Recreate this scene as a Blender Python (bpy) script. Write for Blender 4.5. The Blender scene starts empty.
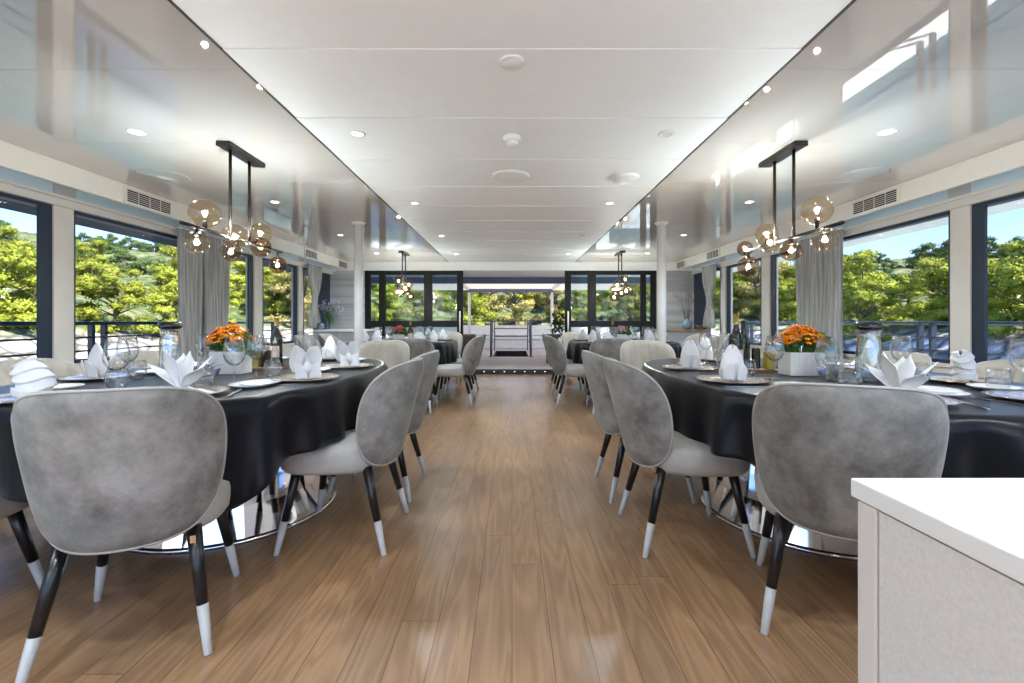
import bpy, math, random
from mathutils import Vector, Matrix, noise
random.seed(7)
PI = math.pi
scn = bpy.context.scene
COL = scn.collection
H = 1.04            # eye height
F = 455.0           # focal length in pixels of a 1024 wide frame
ZC = 2.21           # ceiling

# ------------------------------------------------------------------ materials
def mat(name):
    m = bpy.data.materials.new(name); m.use_nodes = True
    nt = m.node_tree
    return m, nt, nt.nodes['Principled BSDF']
def setp(b, **k):
    for a, v in k.items():
        n = a.replace('_', ' ')
        for inp in b.inputs:
            if inp.name.lower() == n.lower():
                inp.default_value = v; break
def plain(name, col, rough=.5, metal=0, var=.06, scale=12, bump=0, **k):
    """procedural surface: base colour with a soft noise variation"""
    m, nt, b = mat(name)
    c = col if len(col) == 4 else (*col, 1)
    tc = nt.nodes.new('ShaderNodeTexCoord')
    n = nt.nodes.new('ShaderNodeTexNoise'); n.inputs['Scale'].default_value = scale
    nt.links.new(tc.outputs['Object'], n.inputs['Vector'])
    r = nt.nodes.new('ShaderNodeValToRGB')
    r.color_ramp.elements[0].position = .3; r.color_ramp.elements[1].position = .7
    r.color_ramp.elements[0].color = tuple(x*(1-var) for x in c[:3])+(1,)
    r.color_ramp.elements[1].color = tuple(min(1, x*(1+var)) for x in c[:3])+(1,)
    nt.links.new(n.outputs['Fac'], r.inputs['Fac'])
    nt.links.new(r.outputs['Color'], b.inputs['Base Color'])
    setp(b, roughness=rough, metallic=metal, **k)
    if bump:
        bp = nt.nodes.new('ShaderNodeBump'); bp.inputs['Strength'].default_value = bump
        bp.inputs['Distance'].default_value = .01
        nt.links.new(n.outputs['Fac'], bp.inputs['Height']); nt.links.new(bp.outputs['Normal'], b.inputs['Normal'])
    return m
def glass_mat(name, tint=(1,1,1), refl=1.0, ior=1.45, power=5):
    """thin clear glass: transparent with fresnel reflection"""
    m = bpy.data.materials.new(name); m.use_nodes = True; nt = m.node_tree; nt.nodes.clear()
    o = nt.nodes.new('ShaderNodeOutputMaterial'); mx = nt.nodes.new('ShaderNodeMixShader')
    t = nt.nodes.new('ShaderNodeBsdfTransparent'); g = nt.nodes.new('ShaderNodeBsdfGlossy')
    f = nt.nodes.new('ShaderNodeLayerWeight'); f.inputs['Blend'].default_value = .5
    pw = nt.nodes.new('ShaderNodeMath'); pw.operation = 'POWER'; pw.inputs[1].default_value = power
    nt.links.new(f.outputs['Facing'], pw.inputs[0])
    f0 = ((ior-1)/(ior+1))**2
    mu = nt.nodes.new('ShaderNodeMath'); mu.operation = 'MULTIPLY_ADD'; mu.inputs[1].default_value = (1-f0)*min(1, refl*.8); mu.inputs[2].default_value = f0*refl; mu.use_clamp = True
    t.inputs['Color'].default_value = (*tint, 1); g.inputs['Roughness'].default_value = .02
    nt.links.new(pw.outputs[0], mu.inputs[0]); nt.links.new(mu.outputs[0], mx.inputs['Fac'])
    nt.links.new(t.outputs[0], mx.inputs[1]); nt.links.new(g.outputs[0], mx.inputs[2]); nt.links.new(mx.outputs[0], o.inputs['Surface'])
    return m
def emit_mat(name, col, s):
    m = bpy.data.materials.new(name); m.use_nodes = True; nt = m.node_tree; nt.nodes.clear()
    o = nt.nodes.new('ShaderNodeOutputMaterial'); e = nt.nodes.new('ShaderNodeEmission')
    e.inputs['Color'].default_value = (*col, 1); e.inputs['Strength'].default_value = s
    nt.links.new(e.outputs[0], o.inputs['Surface']); return m

def floor_mat():
    m, nt, b = mat('oak_planks'); N = nt.nodes; L = nt.links
    tc = N.new('ShaderNodeTexCoord'); sx = N.new('ShaderNodeSeparateXYZ'); cx = N.new('ShaderNodeCombineXYZ')
    L.new(tc.outputs['Object'], sx.inputs[0]); L.new(sx.outputs['X'], cx.inputs['Y'])
    dv = N.new('ShaderNodeMath'); dv.operation = 'DIVIDE'; dv.inputs[1].default_value = .127; L.new(sx.outputs['X'], dv.inputs[0])
    fl_ = N.new('ShaderNodeMath'); fl_.operation = 'FLOOR'; L.new(dv.outputs[0], fl_.inputs[0])
    wn = N.new('ShaderNodeTexWhiteNoise'); wn.noise_dimensions = '1D'; L.new(fl_.outputs[0], wn.inputs['W'])
    sh = N.new('ShaderNodeMath'); sh.operation = 'MULTIPLY_ADD'; sh.inputs[1].default_value = 9.7; L.new(wn.outputs['Value'], sh.inputs[0]); L.new(sx.outputs['Y'], sh.inputs[2])
    L.new(sh.outputs[0], cx.inputs['X'])
    def brick(c1, c2, mo):
        br = N.new('ShaderNodeTexBrick'); br.offset = 0
        for k, v in (('Scale', 1), ('Mortar Size', .0014), ('Mortar Smooth', .1), ('Bias', 0), ('Brick Width', 1.9), ('Row Height', .127)):
            br.inputs[k].default_value = v
        br.inputs['Color1'].default_value = c1; br.inputs['Color2'].default_value = c2; br.inputs['Mortar'].default_value = mo
        L.new(cx.outputs[0], br.inputs['Vector']); return br
    idb = brick((0,0,0,1), (1,1,1,1), (.5,.5,.5,1))
    # grain, shifted on each plank
    add = N.new('ShaderNodeVectorMath'); add.operation = 'ADD'
    sc = N.new('ShaderNodeVectorMath'); sc.operation = 'SCALE'; sc.inputs['Scale'].default_value = 40
    L.new(idb.outputs['Color'], sc.inputs[0]); L.new(cx.outputs[0], add.inputs[0]); L.new(sc.outputs[0], add.inputs[1])
    mp = N.new('ShaderNodeMapping'); mp.inputs['Scale'].default_value = (.55, 5, 1); L.new(add.outputs[0], mp.inputs['Vector'])
    n1 = N.new('ShaderNodeTexNoise'); n1.inputs['Scale'].default_value = 1.6; n1.inputs['Detail'].default_value = 2; n1.inputs['Distortion'].default_value = .4
    L.new(mp.outputs[0], n1.inputs['Vector'])
    ring = N.new('ShaderNodeMath'); ring.operation = 'MULTIPLY'; ring.inputs[1].default_value = 55; L.new(n1.outputs['Fac'], ring.inputs[0])
    sn = N.new('ShaderNodeMath'); sn.operation = 'SINE'; L.new(ring.outputs[0], sn.inputs[0])
    mp2 = N.new('ShaderNodeMapping'); mp2.inputs['Scale'].default_value = (2.2, 85, 1); L.new(add.outputs[0], mp2.inputs['Vector'])
    n2 = N.new('ShaderNodeTexNoise'); n2.inputs['Scale'].default_value = 1; n2.inputs['Detail'].default_value = 5; L.new(mp2.outputs[0], n2.inputs['Vector'])
    mr = N.new('ShaderNodeMapRange'); mr.inputs['From Min'].default_value = -1; mr.inputs['To Min'].default_value = .0; mr.inputs['To Max'].default_value = .34
    L.new(sn.outputs[0], mr.inputs['Value'])
    mixg = N.new('ShaderNodeMath'); mixg.operation = 'MULTIPLY_ADD'; mixg.inputs[1].default_value = .6; L.new(n2.outputs['Fac'], mixg.inputs[0]); L.new(mr.outputs[0], mixg.inputs[2])
    ramp = N.new('ShaderNodeValToRGB'); e = ramp.color_ramp.elements
    e[0].position = .2; e[0].color = (.36,.215,.115,1); e[1].position = .95; e[1].color = (.20,.112,.053,1)
    L.new(mixg.outputs[0], ramp.inputs['Fac'])
    tone = brick((.90,.90,.92,1), (1.06,1.04,1.0,1), (.36,.30,.25,1)); 
    mul = N.new('ShaderNodeMix'); mul.data_type = 'RGBA'; mul.blend_type = 'MULTIPLY'; mul.inputs['Factor'].default_value = 1
    L.new(ramp.outputs['Color'], mul.inputs['A']); L.new(tone.outputs['Color'], mul.inputs['B'])
    n3 = N.new('ShaderNodeTexNoise'); n3.inputs['Scale'].default_value = 1.4; L.new(tc.outputs['Object'], n3.inputs['Vector'])
    mul2 = N.new('ShaderNodeMix'); mul2.data_type = 'RGBA'; mul2.blend_type = 'MULTIPLY'; mul2.inputs['Factor'].default_value = 1
    r3 = N.new('ShaderNodeValToRGB'); r3.color_ramp.elements[0].position = .35; r3.color_ramp.elements[0].color = (.82,.84,.88,1); r3.color_ramp.elements[1].position = .65; r3.color_ramp.elements[1].color = (1.05,1.03,1,1)
    L.new(n3.outputs['Fac'], r3.inputs['Fac']); L.new(mul.outputs['Result'], mul2.inputs['A']); L.new(r3.outputs['Color'], mul2.inputs['B'])
    L.new(mul2.outputs['Result'], b.inputs['Base Color'])
    rr = N.new('ShaderNodeMapRange'); rr.inputs['To Min'].default_value = .26; rr.inputs['To Max'].default_value = .31; L.new(n2.outputs['Fac'], rr.inputs['Value']); L.new(rr.outputs[0], b.inputs['Roughness'])
    bp = N.new('ShaderNodeBump'); bp.inputs['Strength'].default_value = .03; bp.inputs['Distance'].default_value = .002
    L.new(n2.outputs['Fac'], bp.inputs['Height']); L.new(bp.outputs['Normal'], b.inputs['Normal'])
    setp(b, ior=1.65)
    return m
def velvet(name, dark, light, green=None, scale=3.2):
    m, nt, b = mat(name); N = nt.nodes; L = nt.links
    tc = N.new('ShaderNodeTexCoord')
    n1 = N.new('ShaderNodeTexNoise'); n1.inputs['Scale'].default_value = scale; n1.inputs['Detail'].default_value = 10; n1.inputs['Roughness'].default_value = .72; n1.inputs['Distortion'].default_value = .15
    oi = N.new('ShaderNodeObjectInfo'); ov = N.new('ShaderNodeVectorMath'); ov.operation = 'MULTIPLY_ADD'; ov.inputs[1].default_value = (9,7,5)
    L.new(oi.outputs['Random'], ov.inputs[0]); L.new(tc.outputs['Object'], ov.inputs[2]); L.new(ov.outputs[0], n1.inputs['Vector'])
    r = N.new('ShaderNodeValToRGB'); r.color_ramp.elements[0].position = .37; r.color_ramp.elements[0].color = (*dark, 1)
    r.color_ramp.elements[1].position = .68; r.color_ramp.elements[1].color = (*light, 1)
    L.new(n1.outputs['Fac'], r.inputs['Fac'])
    out = r.outputs['Color']
    if green:
        n2 = N.new('ShaderNodeTexNoise'); n2.inputs['Scale'].default_value = 2.6; L.new(ov.outputs[0], n2.inputs['Vector'])
        r2 = N.new('ShaderNodeValToRGB'); r2.color_ramp.elements[0].position = .5; r2.color_ramp.elements[1].position = .75
        r2.color_ramp.elements[1].color = (.55,.55,.55,1)
        L.new(n2.outputs['Fac'], r2.inputs['Fac'])
        mx = N.new('ShaderNodeMix'); mx.data_type = 'RGBA'; mx.inputs['B'].default_value = (*green, 1)
        L.new(r2.outputs['Color'], mx.inputs['Factor']); L.new(out, mx.inputs['A']); out = mx.outputs['Result']
    L.new(out, b.inputs['Base Color'])
    setp(b, roughness=.62); b.inputs['Sheen Weight'].default_value = .2; b.inputs['Sheen Roughness'].default_value = .35
    b.inputs['Specular IOR Level'].default_value = .25
    bp = N.new('ShaderNodeBump'); bp.inputs['Strength'].default_value = .15; bp.inputs['Distance'].default_value = .004
    L.new(n1.outputs['Fac'], bp.inputs['Height']); L.new(bp.outputs['Normal'], b.inputs['Normal'])
    return m
M = {}
M['floor'] = floor_mat()
M['ceil'] = plain('ceiling_white', (.88,.88,.885), .55, var=.01)
M['gloss'] = plain('lacquer_beige', (.56,.515,.48), .004, var=.012, scale=1.5, ior=2.6)
M['fascia'] = plain('fascia_cream', (.72,.68,.63), .3, var=.01)
M['sofgl'] = plain('soffit_gloss', (.62,.62,.62), .04, var=.01, ior=2.3)
M['painted_sky_refl'] = plain('painted_sky_pale_blue', (.52,.64,.72), .12, var=.02, ior=1.7)  # blue of the reflected sky painted into the strip
M['pgrey'] = plain('painted_pillar_grey', (.44,.43,.42), .15, var=.02)  # pillar reflections painted as a flat grey
M['pillar'] = plain('pillar_cream', (.63,.595,.56), .35, var=.02)
M['wallc'] = plain('wall_cream', (.62,.58,.54), .45, var=.02)
M['navy'] = plain('navy_frame', (.006,.018,.040), .5, var=.1)
M['black'] = plain('black_frame', (.008,.009,.010), .55, specular_ior_level=.2, var=.1)
M['white'] = plain('white_paint', (.80,.80,.79), .35, var=.01)
M['whitegl'] = plain('white_gloss', (.74,.74,.73), .06, var=.01, ior=1.6)
M['grille'] = plain('vent_cream', (.70,.67,.63), .4, var=.01)
M['dark'] = plain('dark_void', (.02,.02,.02), .7, var=.1)
M['glass'] = glass_mat('window_glass', (.97,.985,.985), .9, 1.38)
M['glassd'] = glass_mat('door_glass', (.74,.82,.84), .8, 1.45)
M['cup'] = glass_mat('drinking_glass', (.97,.975,.98), 2.2, 1.5, 2.6)
M['crystal'] = glass_mat('cut_crystal', (.96,.97,.98), 3.2, 1.6, 1.8)
M['smoke'] = glass_mat('smoked_amber_glass', (.90,.81,.68), 2.2, 1.5)
M['smoked'] = glass_mat('dark_smoked_glass', (.66,.52,.38), 2.2, 1.5)
M['grey'] = velvet('grey_velvet', (.105,.098,.090), (.33,.315,.295), (.19,.225,.205), 4.5)
M['beige'] = velvet('beige_velvet', (.235,.205,.17), (.34,.305,.26), None, 2)
M['seatc'] = velvet('stone_velvet', (.32,.305,.275), (.45,.43,.39), None, 2.4)
M['pipe'] = plain('piping', (.36,.34,.31), .6)
M['legb'] = plain('ebony_wood', (.006,.006,.007), .3, var=.2, scale=40)
M['legw'] = plain('grey_leg_tip', (.40,.395,.385), .35)
M['brass'] = plain('brass', (.75,.48,.28), .25, 1)
M['cloth'] = plain('black_satin', (.007,.007,.009), .3, var=.15, scale=6, bump=.1, specular_ior_level=.15); 
M['cloth'].node_tree.nodes['Principled BSDF'].inputs['Sheen Weight'].default_value = .04
M['chrome'] = plain('chrome', (.80,.81,.83), .045, 1, var=.01)
M['rsteel'] = plain('grey_handrail', (.16,.16,.165), .4, .6)
M['steel'] = plain('steel', (.72,.72,.72), .18, 1, var=.02)
M['porc'] = plain('porcelain', (.84,.83,.81), .15, var=.01)
M['copper'] = plain('copper_rim', (.34,.22,.16), .22, .9, var=.08, scale=30)
M['pearl'] = plain('pearl_charger', (.62,.52,.46), .16, .55, var=.18, scale=22)
M['linen'] = plain('white_linen', (.74,.74,.745), .85, var=.015, scale=60)
M['linen'].node_tree.nodes['Principled BSDF'].inputs['Subsurface Weight'].default_value = 0
M['bottle'] = plain('dark_bottle_glass', (.012,.016,.010), .06, var=.1, ior=1.6)
M['label'] = plain('bottle_label', (.72,.55,.45), .5)
M['labeldk'] = plain('bottle_label_dark', (.05,.05,.05), .5)
M['foil'] = plain('gold_foil', (.50,.36,.10), .35, .6)
M['oil'] = plain('olive_oil', (.62,.50,.04), .08, var=.03, transmission_weight=.35)
M['pepper'] = plain('pepper_black', (.03,.025,.02), .7, var=.5, scale=200)
M['orange'] = plain('orange_petals', (.95,.30,.008), .8, var=.1, specular_ior_level=.1, scale=60)
M['red'] = plain('red_petals', (.55,.04,.03), .6, var=.3, scale=60)
M['pink'] = plain('pink_petals', (.62,.25,.30), .6, var=.3, scale=60)
M['lilac'] = plain('lilac_petals', (.42,.34,.50), .6, var=.4, scale=60)
M['leaf'] = plain('leaf_green', (.06,.17,.03), .5, var=.4, scale=30)
M['twig'] = plain('dry_twig', (.13,.11,.09), .8)
M['blue'] = plain('blue_ceramic', (.13,.19,.25), .2, var=.3)
M['wood'] = plain('brown_wood', (.13,.085,.05), .45, var=.3, scale=18)
M['tray'] = plain('wood_tray', (.33,.19,.09), .45, var=.2)
M['counter'] = plain('greige_linen_panel', (.60,.58,.555), .5, var=.06, scale=160, bump=.15)
M['countere'] = plain('greige_edge', (.60,.57,.54), .4, var=.02)
M['carpet'] = plain('deck_carpet', (.44,.38,.34), .9, var=.25, scale=60)
M['bronze'] = plain('dark_bronze', (.045,.035,.03), .3, .8)
M['bulb'] = emit_mat('lamp_filament', (1, .66, .34), 40)
M['spot'] = emit_mat('downlight_lens', (1, .95, .86), 14)
M['led'] = emit_mat('step_led', (1, .97, .9), 1.2)
M['soffitw'] = plain('deckhead_white', (.74,.74,.73), .5)
M['shade_navy'] = plain('overhang_shade_navy', (.012,.026,.055), .8)  # shade under the left overhang painted in as dark navy
M['rail'] = plain('rail_dark', (.03,.045,.07), .25, .3)
M['paintw'] = plain('bulwark_white', (.78,.78,.77), .4)
M['beam'] = plain('slate_blue_beam', (.13,.15,.24), .5)
M['canvas'] = plain('canvas_awning', (.70,.66,.60), .8, transmission_weight=0)
M['deck'] = plain('deck_pale_bounce', (.84,.84,.83), .6, var=.05)  # unseen decks made pale so sunlight bounces up to the ceiling
M['redp'] = plain('red_plastic', (.5,.03,.02), .4)

def canvas_mat():
    m = M['canvas']; nt = m.node_tree; b = nt.nodes['Principled BSDF']; o = nt.nodes['Material Output']
    t = nt.nodes.new('ShaderNodeBsdfTranslucent'); t.inputs['Color'].default_value = (.80,.75,.68,1); mx = nt.nodes.new('ShaderNodeMixShader'); mx.inputs['Fac'].default_value = .6
    nt.links.new(b.outputs[0], mx.inputs[1]); nt.links.new(t.outputs[0], mx.inputs[2]); nt.links.new(mx.outputs[0], o.inputs['Surface'])
canvas_mat()
def curtain_mat():
    m, nt, b = mat('grey_drape'); N = nt.nodes; L = nt.links
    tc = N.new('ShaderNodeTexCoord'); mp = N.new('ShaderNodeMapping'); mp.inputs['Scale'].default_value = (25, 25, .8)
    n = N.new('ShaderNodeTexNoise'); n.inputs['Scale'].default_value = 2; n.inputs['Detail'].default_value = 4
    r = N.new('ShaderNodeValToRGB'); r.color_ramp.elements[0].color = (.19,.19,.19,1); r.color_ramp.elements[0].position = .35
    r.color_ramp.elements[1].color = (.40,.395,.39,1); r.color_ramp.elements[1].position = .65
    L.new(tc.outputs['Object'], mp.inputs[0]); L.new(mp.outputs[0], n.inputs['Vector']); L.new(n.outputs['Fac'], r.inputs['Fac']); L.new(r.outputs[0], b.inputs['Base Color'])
    setp(b, roughness=.55); b.inputs['Sheen Weight'].default_value = .3
    return m
M['drape'] = curtain_mat()
def panel_mat():
    m, nt, b = mat('silver_panel'); N = nt.nodes; L = nt.links
    tc = N.new('ShaderNodeTexCoord'); mp = N.new('ShaderNodeMapping'); mp.inputs['Scale'].default_value = (.3, .3, 6)  # horizontal bands painted in for reflections on the panel
    n = N.new('ShaderNodeTexNoise'); n.inputs['Scale'].default_value = 1.5
    r = N.new('ShaderNodeValToRGB'); r.color_ramp.elements[0].color = (.36,.36,.37,1); r.color_ramp.elements[0].position = .4
    r.color_ramp.elements[1].color = (.50,.50,.51,1); r.color_ramp.elements[1].position = .6
    L.new(tc.outputs['Object'], mp.inputs[0]); L.new(mp.outputs[0], n.inputs['Vector']); L.new(n.outputs['Fac'], r.inputs['Fac']); L.new(r.outputs[0], b.inputs['Base Color'])
    setp(b, roughness=.2); return m
M['panel'] = panel_mat()
def foliage_mat(name, a, bcol, c):
    m, nt, b = mat(name); N = nt.nodes; L = nt.links
    tc = N.new('ShaderNodeTexCoord'); n = N.new('ShaderNodeTexNoise'); n.inputs['Scale'].default_value = 1.3; n.inputs['Detail'].default_value = 8
    L.new(tc.outputs['Object'], n.inputs['Vector'])
    r = N.new('ShaderNodeValToRGB'); e = r.color_ramp.elements; e[0].position = .3; e[0].color = (*a, 1); e[1].position = .7; e[1].color = (*c, 1)
    k = e.new(.5); k.color = (*bcol, 1)
    L.new(n.outputs['Fac'], r.inputs['Fac'])
    oi = N.new('ShaderNodeObjectInfo'); hs = N.new('ShaderNodeHueSaturation'); mr = N.new('ShaderNodeMapRange')
    mr.inputs['To Min'].default_value = .75; mr.inputs['To Max'].default_value = 1.2
    L.new(oi.outputs['Random'], mr.inputs['Value']); L.new(mr.outputs[0], hs.inputs['Value']); L.new(r.outputs[0], hs.inputs['Color']); L.new(hs.outputs[0], b.inputs['Base Color'])
    setp(b, roughness=.8); b.inputs['Specular IOR Level'].default_value = .1
    return m
M['pine'] = foliage_mat('pine_foliage', (.12,.145,.017), (.27,.30,.034), (.45,.46,.085))
M['bush'] = foliage_mat('dark_scrub', (.05,.09,.025), (.09,.14,.04), (.15,.20,.06))
M['dryt'] = foliage_mat('autumn_foliage', (.20,.20,.05), (.32,.28,.09), (.44,.36,.17))
M['bark'] = plain('bark', (.10,.075,.055), .9, var=.3)
def terrain_mat():
    m, nt, b = mat('shore_and_hill'); N = nt.nodes; L = nt.links
    geo = N.new('ShaderNodeNewGeometry'); s = N.new('ShaderNodeSeparateXYZ'); L.new(geo.outputs['Position'], s.inputs[0])
    n = N.new('ShaderNodeTexNoise'); n.inputs['Scale'].default_value = .8; n.inputs['Detail'].default_value = 8; L.new(geo.outputs['Position'], n.inputs['Vector'])
    v = N.new('ShaderNodeTexVoronoi'); v.inputs['Scale'].default_value = 1.1; v.feature = 'DISTANCE_TO_EDGE'
    nd = N.new('ShaderNodeMix'); nd.data_type = 'RGBA'; nd.inputs['Factor'].default_value = .25; L.new(geo.outputs['Position'], nd.inputs['A']); L.new(n.outputs['Color'], nd.inputs['B'])
    L.new(nd.outputs['Result'], v.inputs['Vector'])
    rk = N.new('ShaderNodeValToRGB'); rk.color_ramp.elements[0].color = (.10,.085,.065,1); rk.color_ramp.elements[1].position = .22; rk.color_ramp.elements[1].color = (.80,.77,.72,1)
    L.new(v.outputs['Distance'], rk.inputs['Fac'])
    rn = N.new('ShaderNodeValToRGB'); rn.color_ramp.elements[0].position = .35; rn.color_ramp.elements[0].color = (.45,.42,.36,1); rn.color_ramp.elements[1].position = .55; rn.color_ramp.elements[1].color = (1,1,1,1)
    L.new(n.outputs['Fac'], rn.inputs['Fac'])
    mu = N.new('ShaderNodeMix'); mu.data_type = 'RGBA'; mu.blend_type = 'MULTIPLY'; mu.inputs['Factor'].default_value = 1
    L.new(rk.outputs[0], mu.inputs['A']); L.new(rn.outputs[0], mu.inputs['B'])
    n2 = N.new('ShaderNodeTexNoise'); n2.inputs['Scale'].default_value = .8; n2.inputs['Detail'].default_value = 10; n2.inputs['Roughness'].default_value = .7; L.new(geo.outputs['Position'], n2.inputs['Vector'])
    hg = N.new('ShaderNodeValToRGB'); e = hg.color_ramp.elements; e[0].position = .42; e[0].color = (.045,.075,.022,1); e[1].position = .62; e[1].color = (.26,.235,.14,1)
    k = e.new(.5); k.color = (.11,.145,.04,1)
    L.new(n2.outputs['Fac'], hg.inputs['Fac'])
    mr = N.new('ShaderNodeMapRange'); mr.inputs['From Min'].default_value = .5; mr.inputs['From Max'].default_value = 1.2
    ad = N.new('ShaderNodeMath'); ad.operation = 'MULTIPLY_ADD'; ad.inputs[1].default_value = .8; L.new(n.outputs['Fac'], ad.inputs[0]); L.new(s.outputs['Z'], ad.inputs[2]); L.new(ad.outputs[0], mr.inputs['Value'])
    mx = N.new('ShaderNodeMix'); mx.data_type = 'RGBA'; L.new(mr.outputs[0], mx.inputs['Factor']); L.new(mu.outputs['Result'], mx.inputs['A']); L.new(hg.outputs[0], mx.inputs['B'])
    L.new(mx.outputs['Result'], b.inputs['Base Color']); setp(b, roughness=.9)
    bp = N.new('ShaderNodeBump'); bp.inputs['Strength'].default_value = .8; bp.inputs['Distance'].default_value = .3; L.new(v.outputs['Distance'], bp.inputs['Height']); L.new(bp.outputs['Normal'], b.inputs['Normal'])
    return m
M['terrain'] = terrain_mat()
def water_mat():
    m, nt, b = mat('sea_water'); N = nt.nodes; L = nt.links
    n = N.new('ShaderNodeTexNoise'); n.inputs['Scale'].default_value = 1.5; n.inputs['Detail'].default_value = 4
    geo = N.new('ShaderNodeNewGeometry'); L.new(geo.outputs['Position'], n.inputs['Vector'])
    bp = N.new('ShaderNodeBump'); bp.inputs['Strength'].default_value = .4; L.new(n.outputs['Fac'], bp.inputs['Height']); L.new(bp.outputs['Normal'], b.inputs['Normal'])
    setp(b, base_color=(.02,.10,.12,1), roughness=.12); return m
M['sea'] = water_mat()

# ------------------------------------------------------------------ mesh helpers
class MB:
    def __init__(s): s.v = []; s.f = []; s.sm = []
    def add(s, vs, fs, smooth=False, mx=None):
        o = len(s.v)
        s.v += [tuple(mx @ Vector(p)) if mx else tuple(p) for p in vs]
        s.f += [tuple(i+o for i in f) for f in fs]; s.sm += [smooth]*len(fs)
        return s
    def box(s, x0, x1, y0, y1, z0, z1, mx=None):
        x0, x1 = min(x0,x1), max(x0,x1); y0, y1 = min(y0,y1), max(y0,y1)
        v = [(x,y,z) for z in (z0,z1) for y in (y0,y1) for x in (x0,x1)]
        return s.add(v, [(0,2,3,1),(4,5,7,6),(0,1,5,4),(2,6,7,3),(0,4,6,2),(1,3,7,5)], False, mx)
    def prism(s, poly, z0, z1, mx=None):
        n = len(poly); v = [(x,y,z0) for x,y in poly]+[(x,y,z1) for x,y in poly]
        f = [tuple(range(n))[::-1], tuple(range(n,2*n))]+[(i,(i+1)%n,n+(i+1)%n,n+i) for i in range(n)]
        return s.add(v, f, False, mx)
    def lathe(s, prof, n=24, mx=None, c=(0,0,0), smooth=True, closed=False, wob=None):
        v = []; f = []
        for (r, z) in prof:
            for i in range(n):
                a = 2*PI*i/n; rr = r*(1+(wob(a, z) if wob else 0))
                v.append((c[0]+rr*math.cos(a), c[1]+rr*math.sin(a), c[2]+z))
        m = len(prof)
        for j in range(m if closed else m-1):
            k = (j+1) % m
            for i in range(n):
                f.append((j*n+i, j*n+(i+1)%n, k*n+(i+1)%n, k*n+i))
        return s.add(v, f, smooth, mx)
    def tube(s, pts, r, n=8, mx=None, caps=True, smooth=True):
        pts = [Vector(p) for p in pts]; R = r if isinstance(r, (list,tuple)) else [r]*len(pts)
        v = []; f = []; up = None
        for i, p in enumerate(pts):
            t = (pts[min(i+1,len(pts)-1)]-pts[max(i-1,0)]).normalized()
            if up is None: up = Vector((0,0,1)) if abs(t.z) < .9 else Vector((1,0,0))
            a = t.cross(up).normalized(); b_ = a.cross(t).normalized(); up = b_
            for k in range(n):
                q = 2*PI*k/n; v.append(tuple(p+(a*math.cos(q)+b_*math.sin(q))*R[i]))
        for i in range(len(pts)-1):
            for k in range(n):
                f.append((i*n+k, (i+1)*n+k, (i+1)*n+(k+1)%n, i*n+(k+1)%n))
        if caps:
            f.append(tuple(range(n))); f.append(tuple(range((len(pts)-1)*n, len(pts)*n))[::-1])
        return s.add(v, f, smooth, mx)
    def grid(s, fn, nu, nv, smooth=True, mx=None, wrap=False):
        v = [fn(i/nu, j/nv) for j in range(nv+1) for i in range(nu if wrap else nu+1)]
        w = nu if wrap else nu+1; f = []
        for j in range(nv):
            for i in range(nu):
                a = j*w+i; b_ = j*w+(i+1) % w if wrap else a+1
                f.append((a, b_, b_+w, a+w))
        return s.add(v, f, smooth, mx)
    def ball(s, c, r, n=12, sc=(1,1,1), mx=None):
        prof = [(max(1e-4, math.sin(PI*j/n))*r, -math.cos(PI*j/n)*r*sc[2]) for j in range(n+1)]
        return s.lathe(prof, 2*n, mx, c)
    def build(s, name, m, parent=None, loc=None):
        me = bpy.data.meshes.new(name); me.from_pydata(s.v, [], s.f); me.update()
        me.polygons.foreach_set('use_smooth', s.sm)
        me.materials.append(m if not isinstance(m, str) else M[m])
        o = bpy.data.objects.new(name, me); COL.objects.link(o)
        if parent: o.parent = parent
        if loc: o.location = loc
        return o
def tag(o, label=None, cat=None, group=None, kind=None):
    if label: o['label'] = label
    if cat: o['category'] = cat
    if group: o['group'] = group
    if kind: o['kind'] = kind
    return o
def thing(name, label, cat, loc=(0,0,0), rz=0, group=None):
    o = bpy.data.objects.new(name, None); COL.objects.link(o); o.location = loc; o.rotation_euler = (0,0,rz)
    return tag(o, label, cat, group)
def struct(mb, name, m, label=None, parent=None):
    o = mb.build(name, m, parent)
    if not parent: o['kind'] = 'structure'; o['category'] = name.split('_')[0]; o['label'] = label or name
    return o
def dup(root, loc, rz, label=None, group=None):
    r = root.copy(); COL.objects.link(r); r.location = loc; r.rotation_euler = (0,0,rz)
    if label: r['label'] = label
    if group: r['group'] = group
    for ch in root.children:
        c = ch.copy(); COL.objects.link(c); c.parent = r
        for g in ch.children:
            d = g.copy(); COL.objects.link(d); d.parent = c
    return r
def bevel(o, w=.003, seg=2):
    b = o.modifiers.new('bevel', 'BEVEL'); b.width = w; b.segments = seg; b.limit_method = 'ANGLE'; return o
def subsurf(o, l=1):
    b = o.modifiers.new('sub', 'SUBSURF'); b.levels = l; b.render_levels = l; return o
def solid(o, t, off=0):
    b = o.modifiers.new('solid', 'SOLIDIFY'); b.thickness = t; b.offset = off; return o

YB, YF = -2.6, 8.95      # back end and far wall of the saloon
def Xf(y): return 3.30-.02*max(0, y-5)
def Xw(y): return 3.65-.02*max(0, y-5)
CH = 1.235

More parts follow.
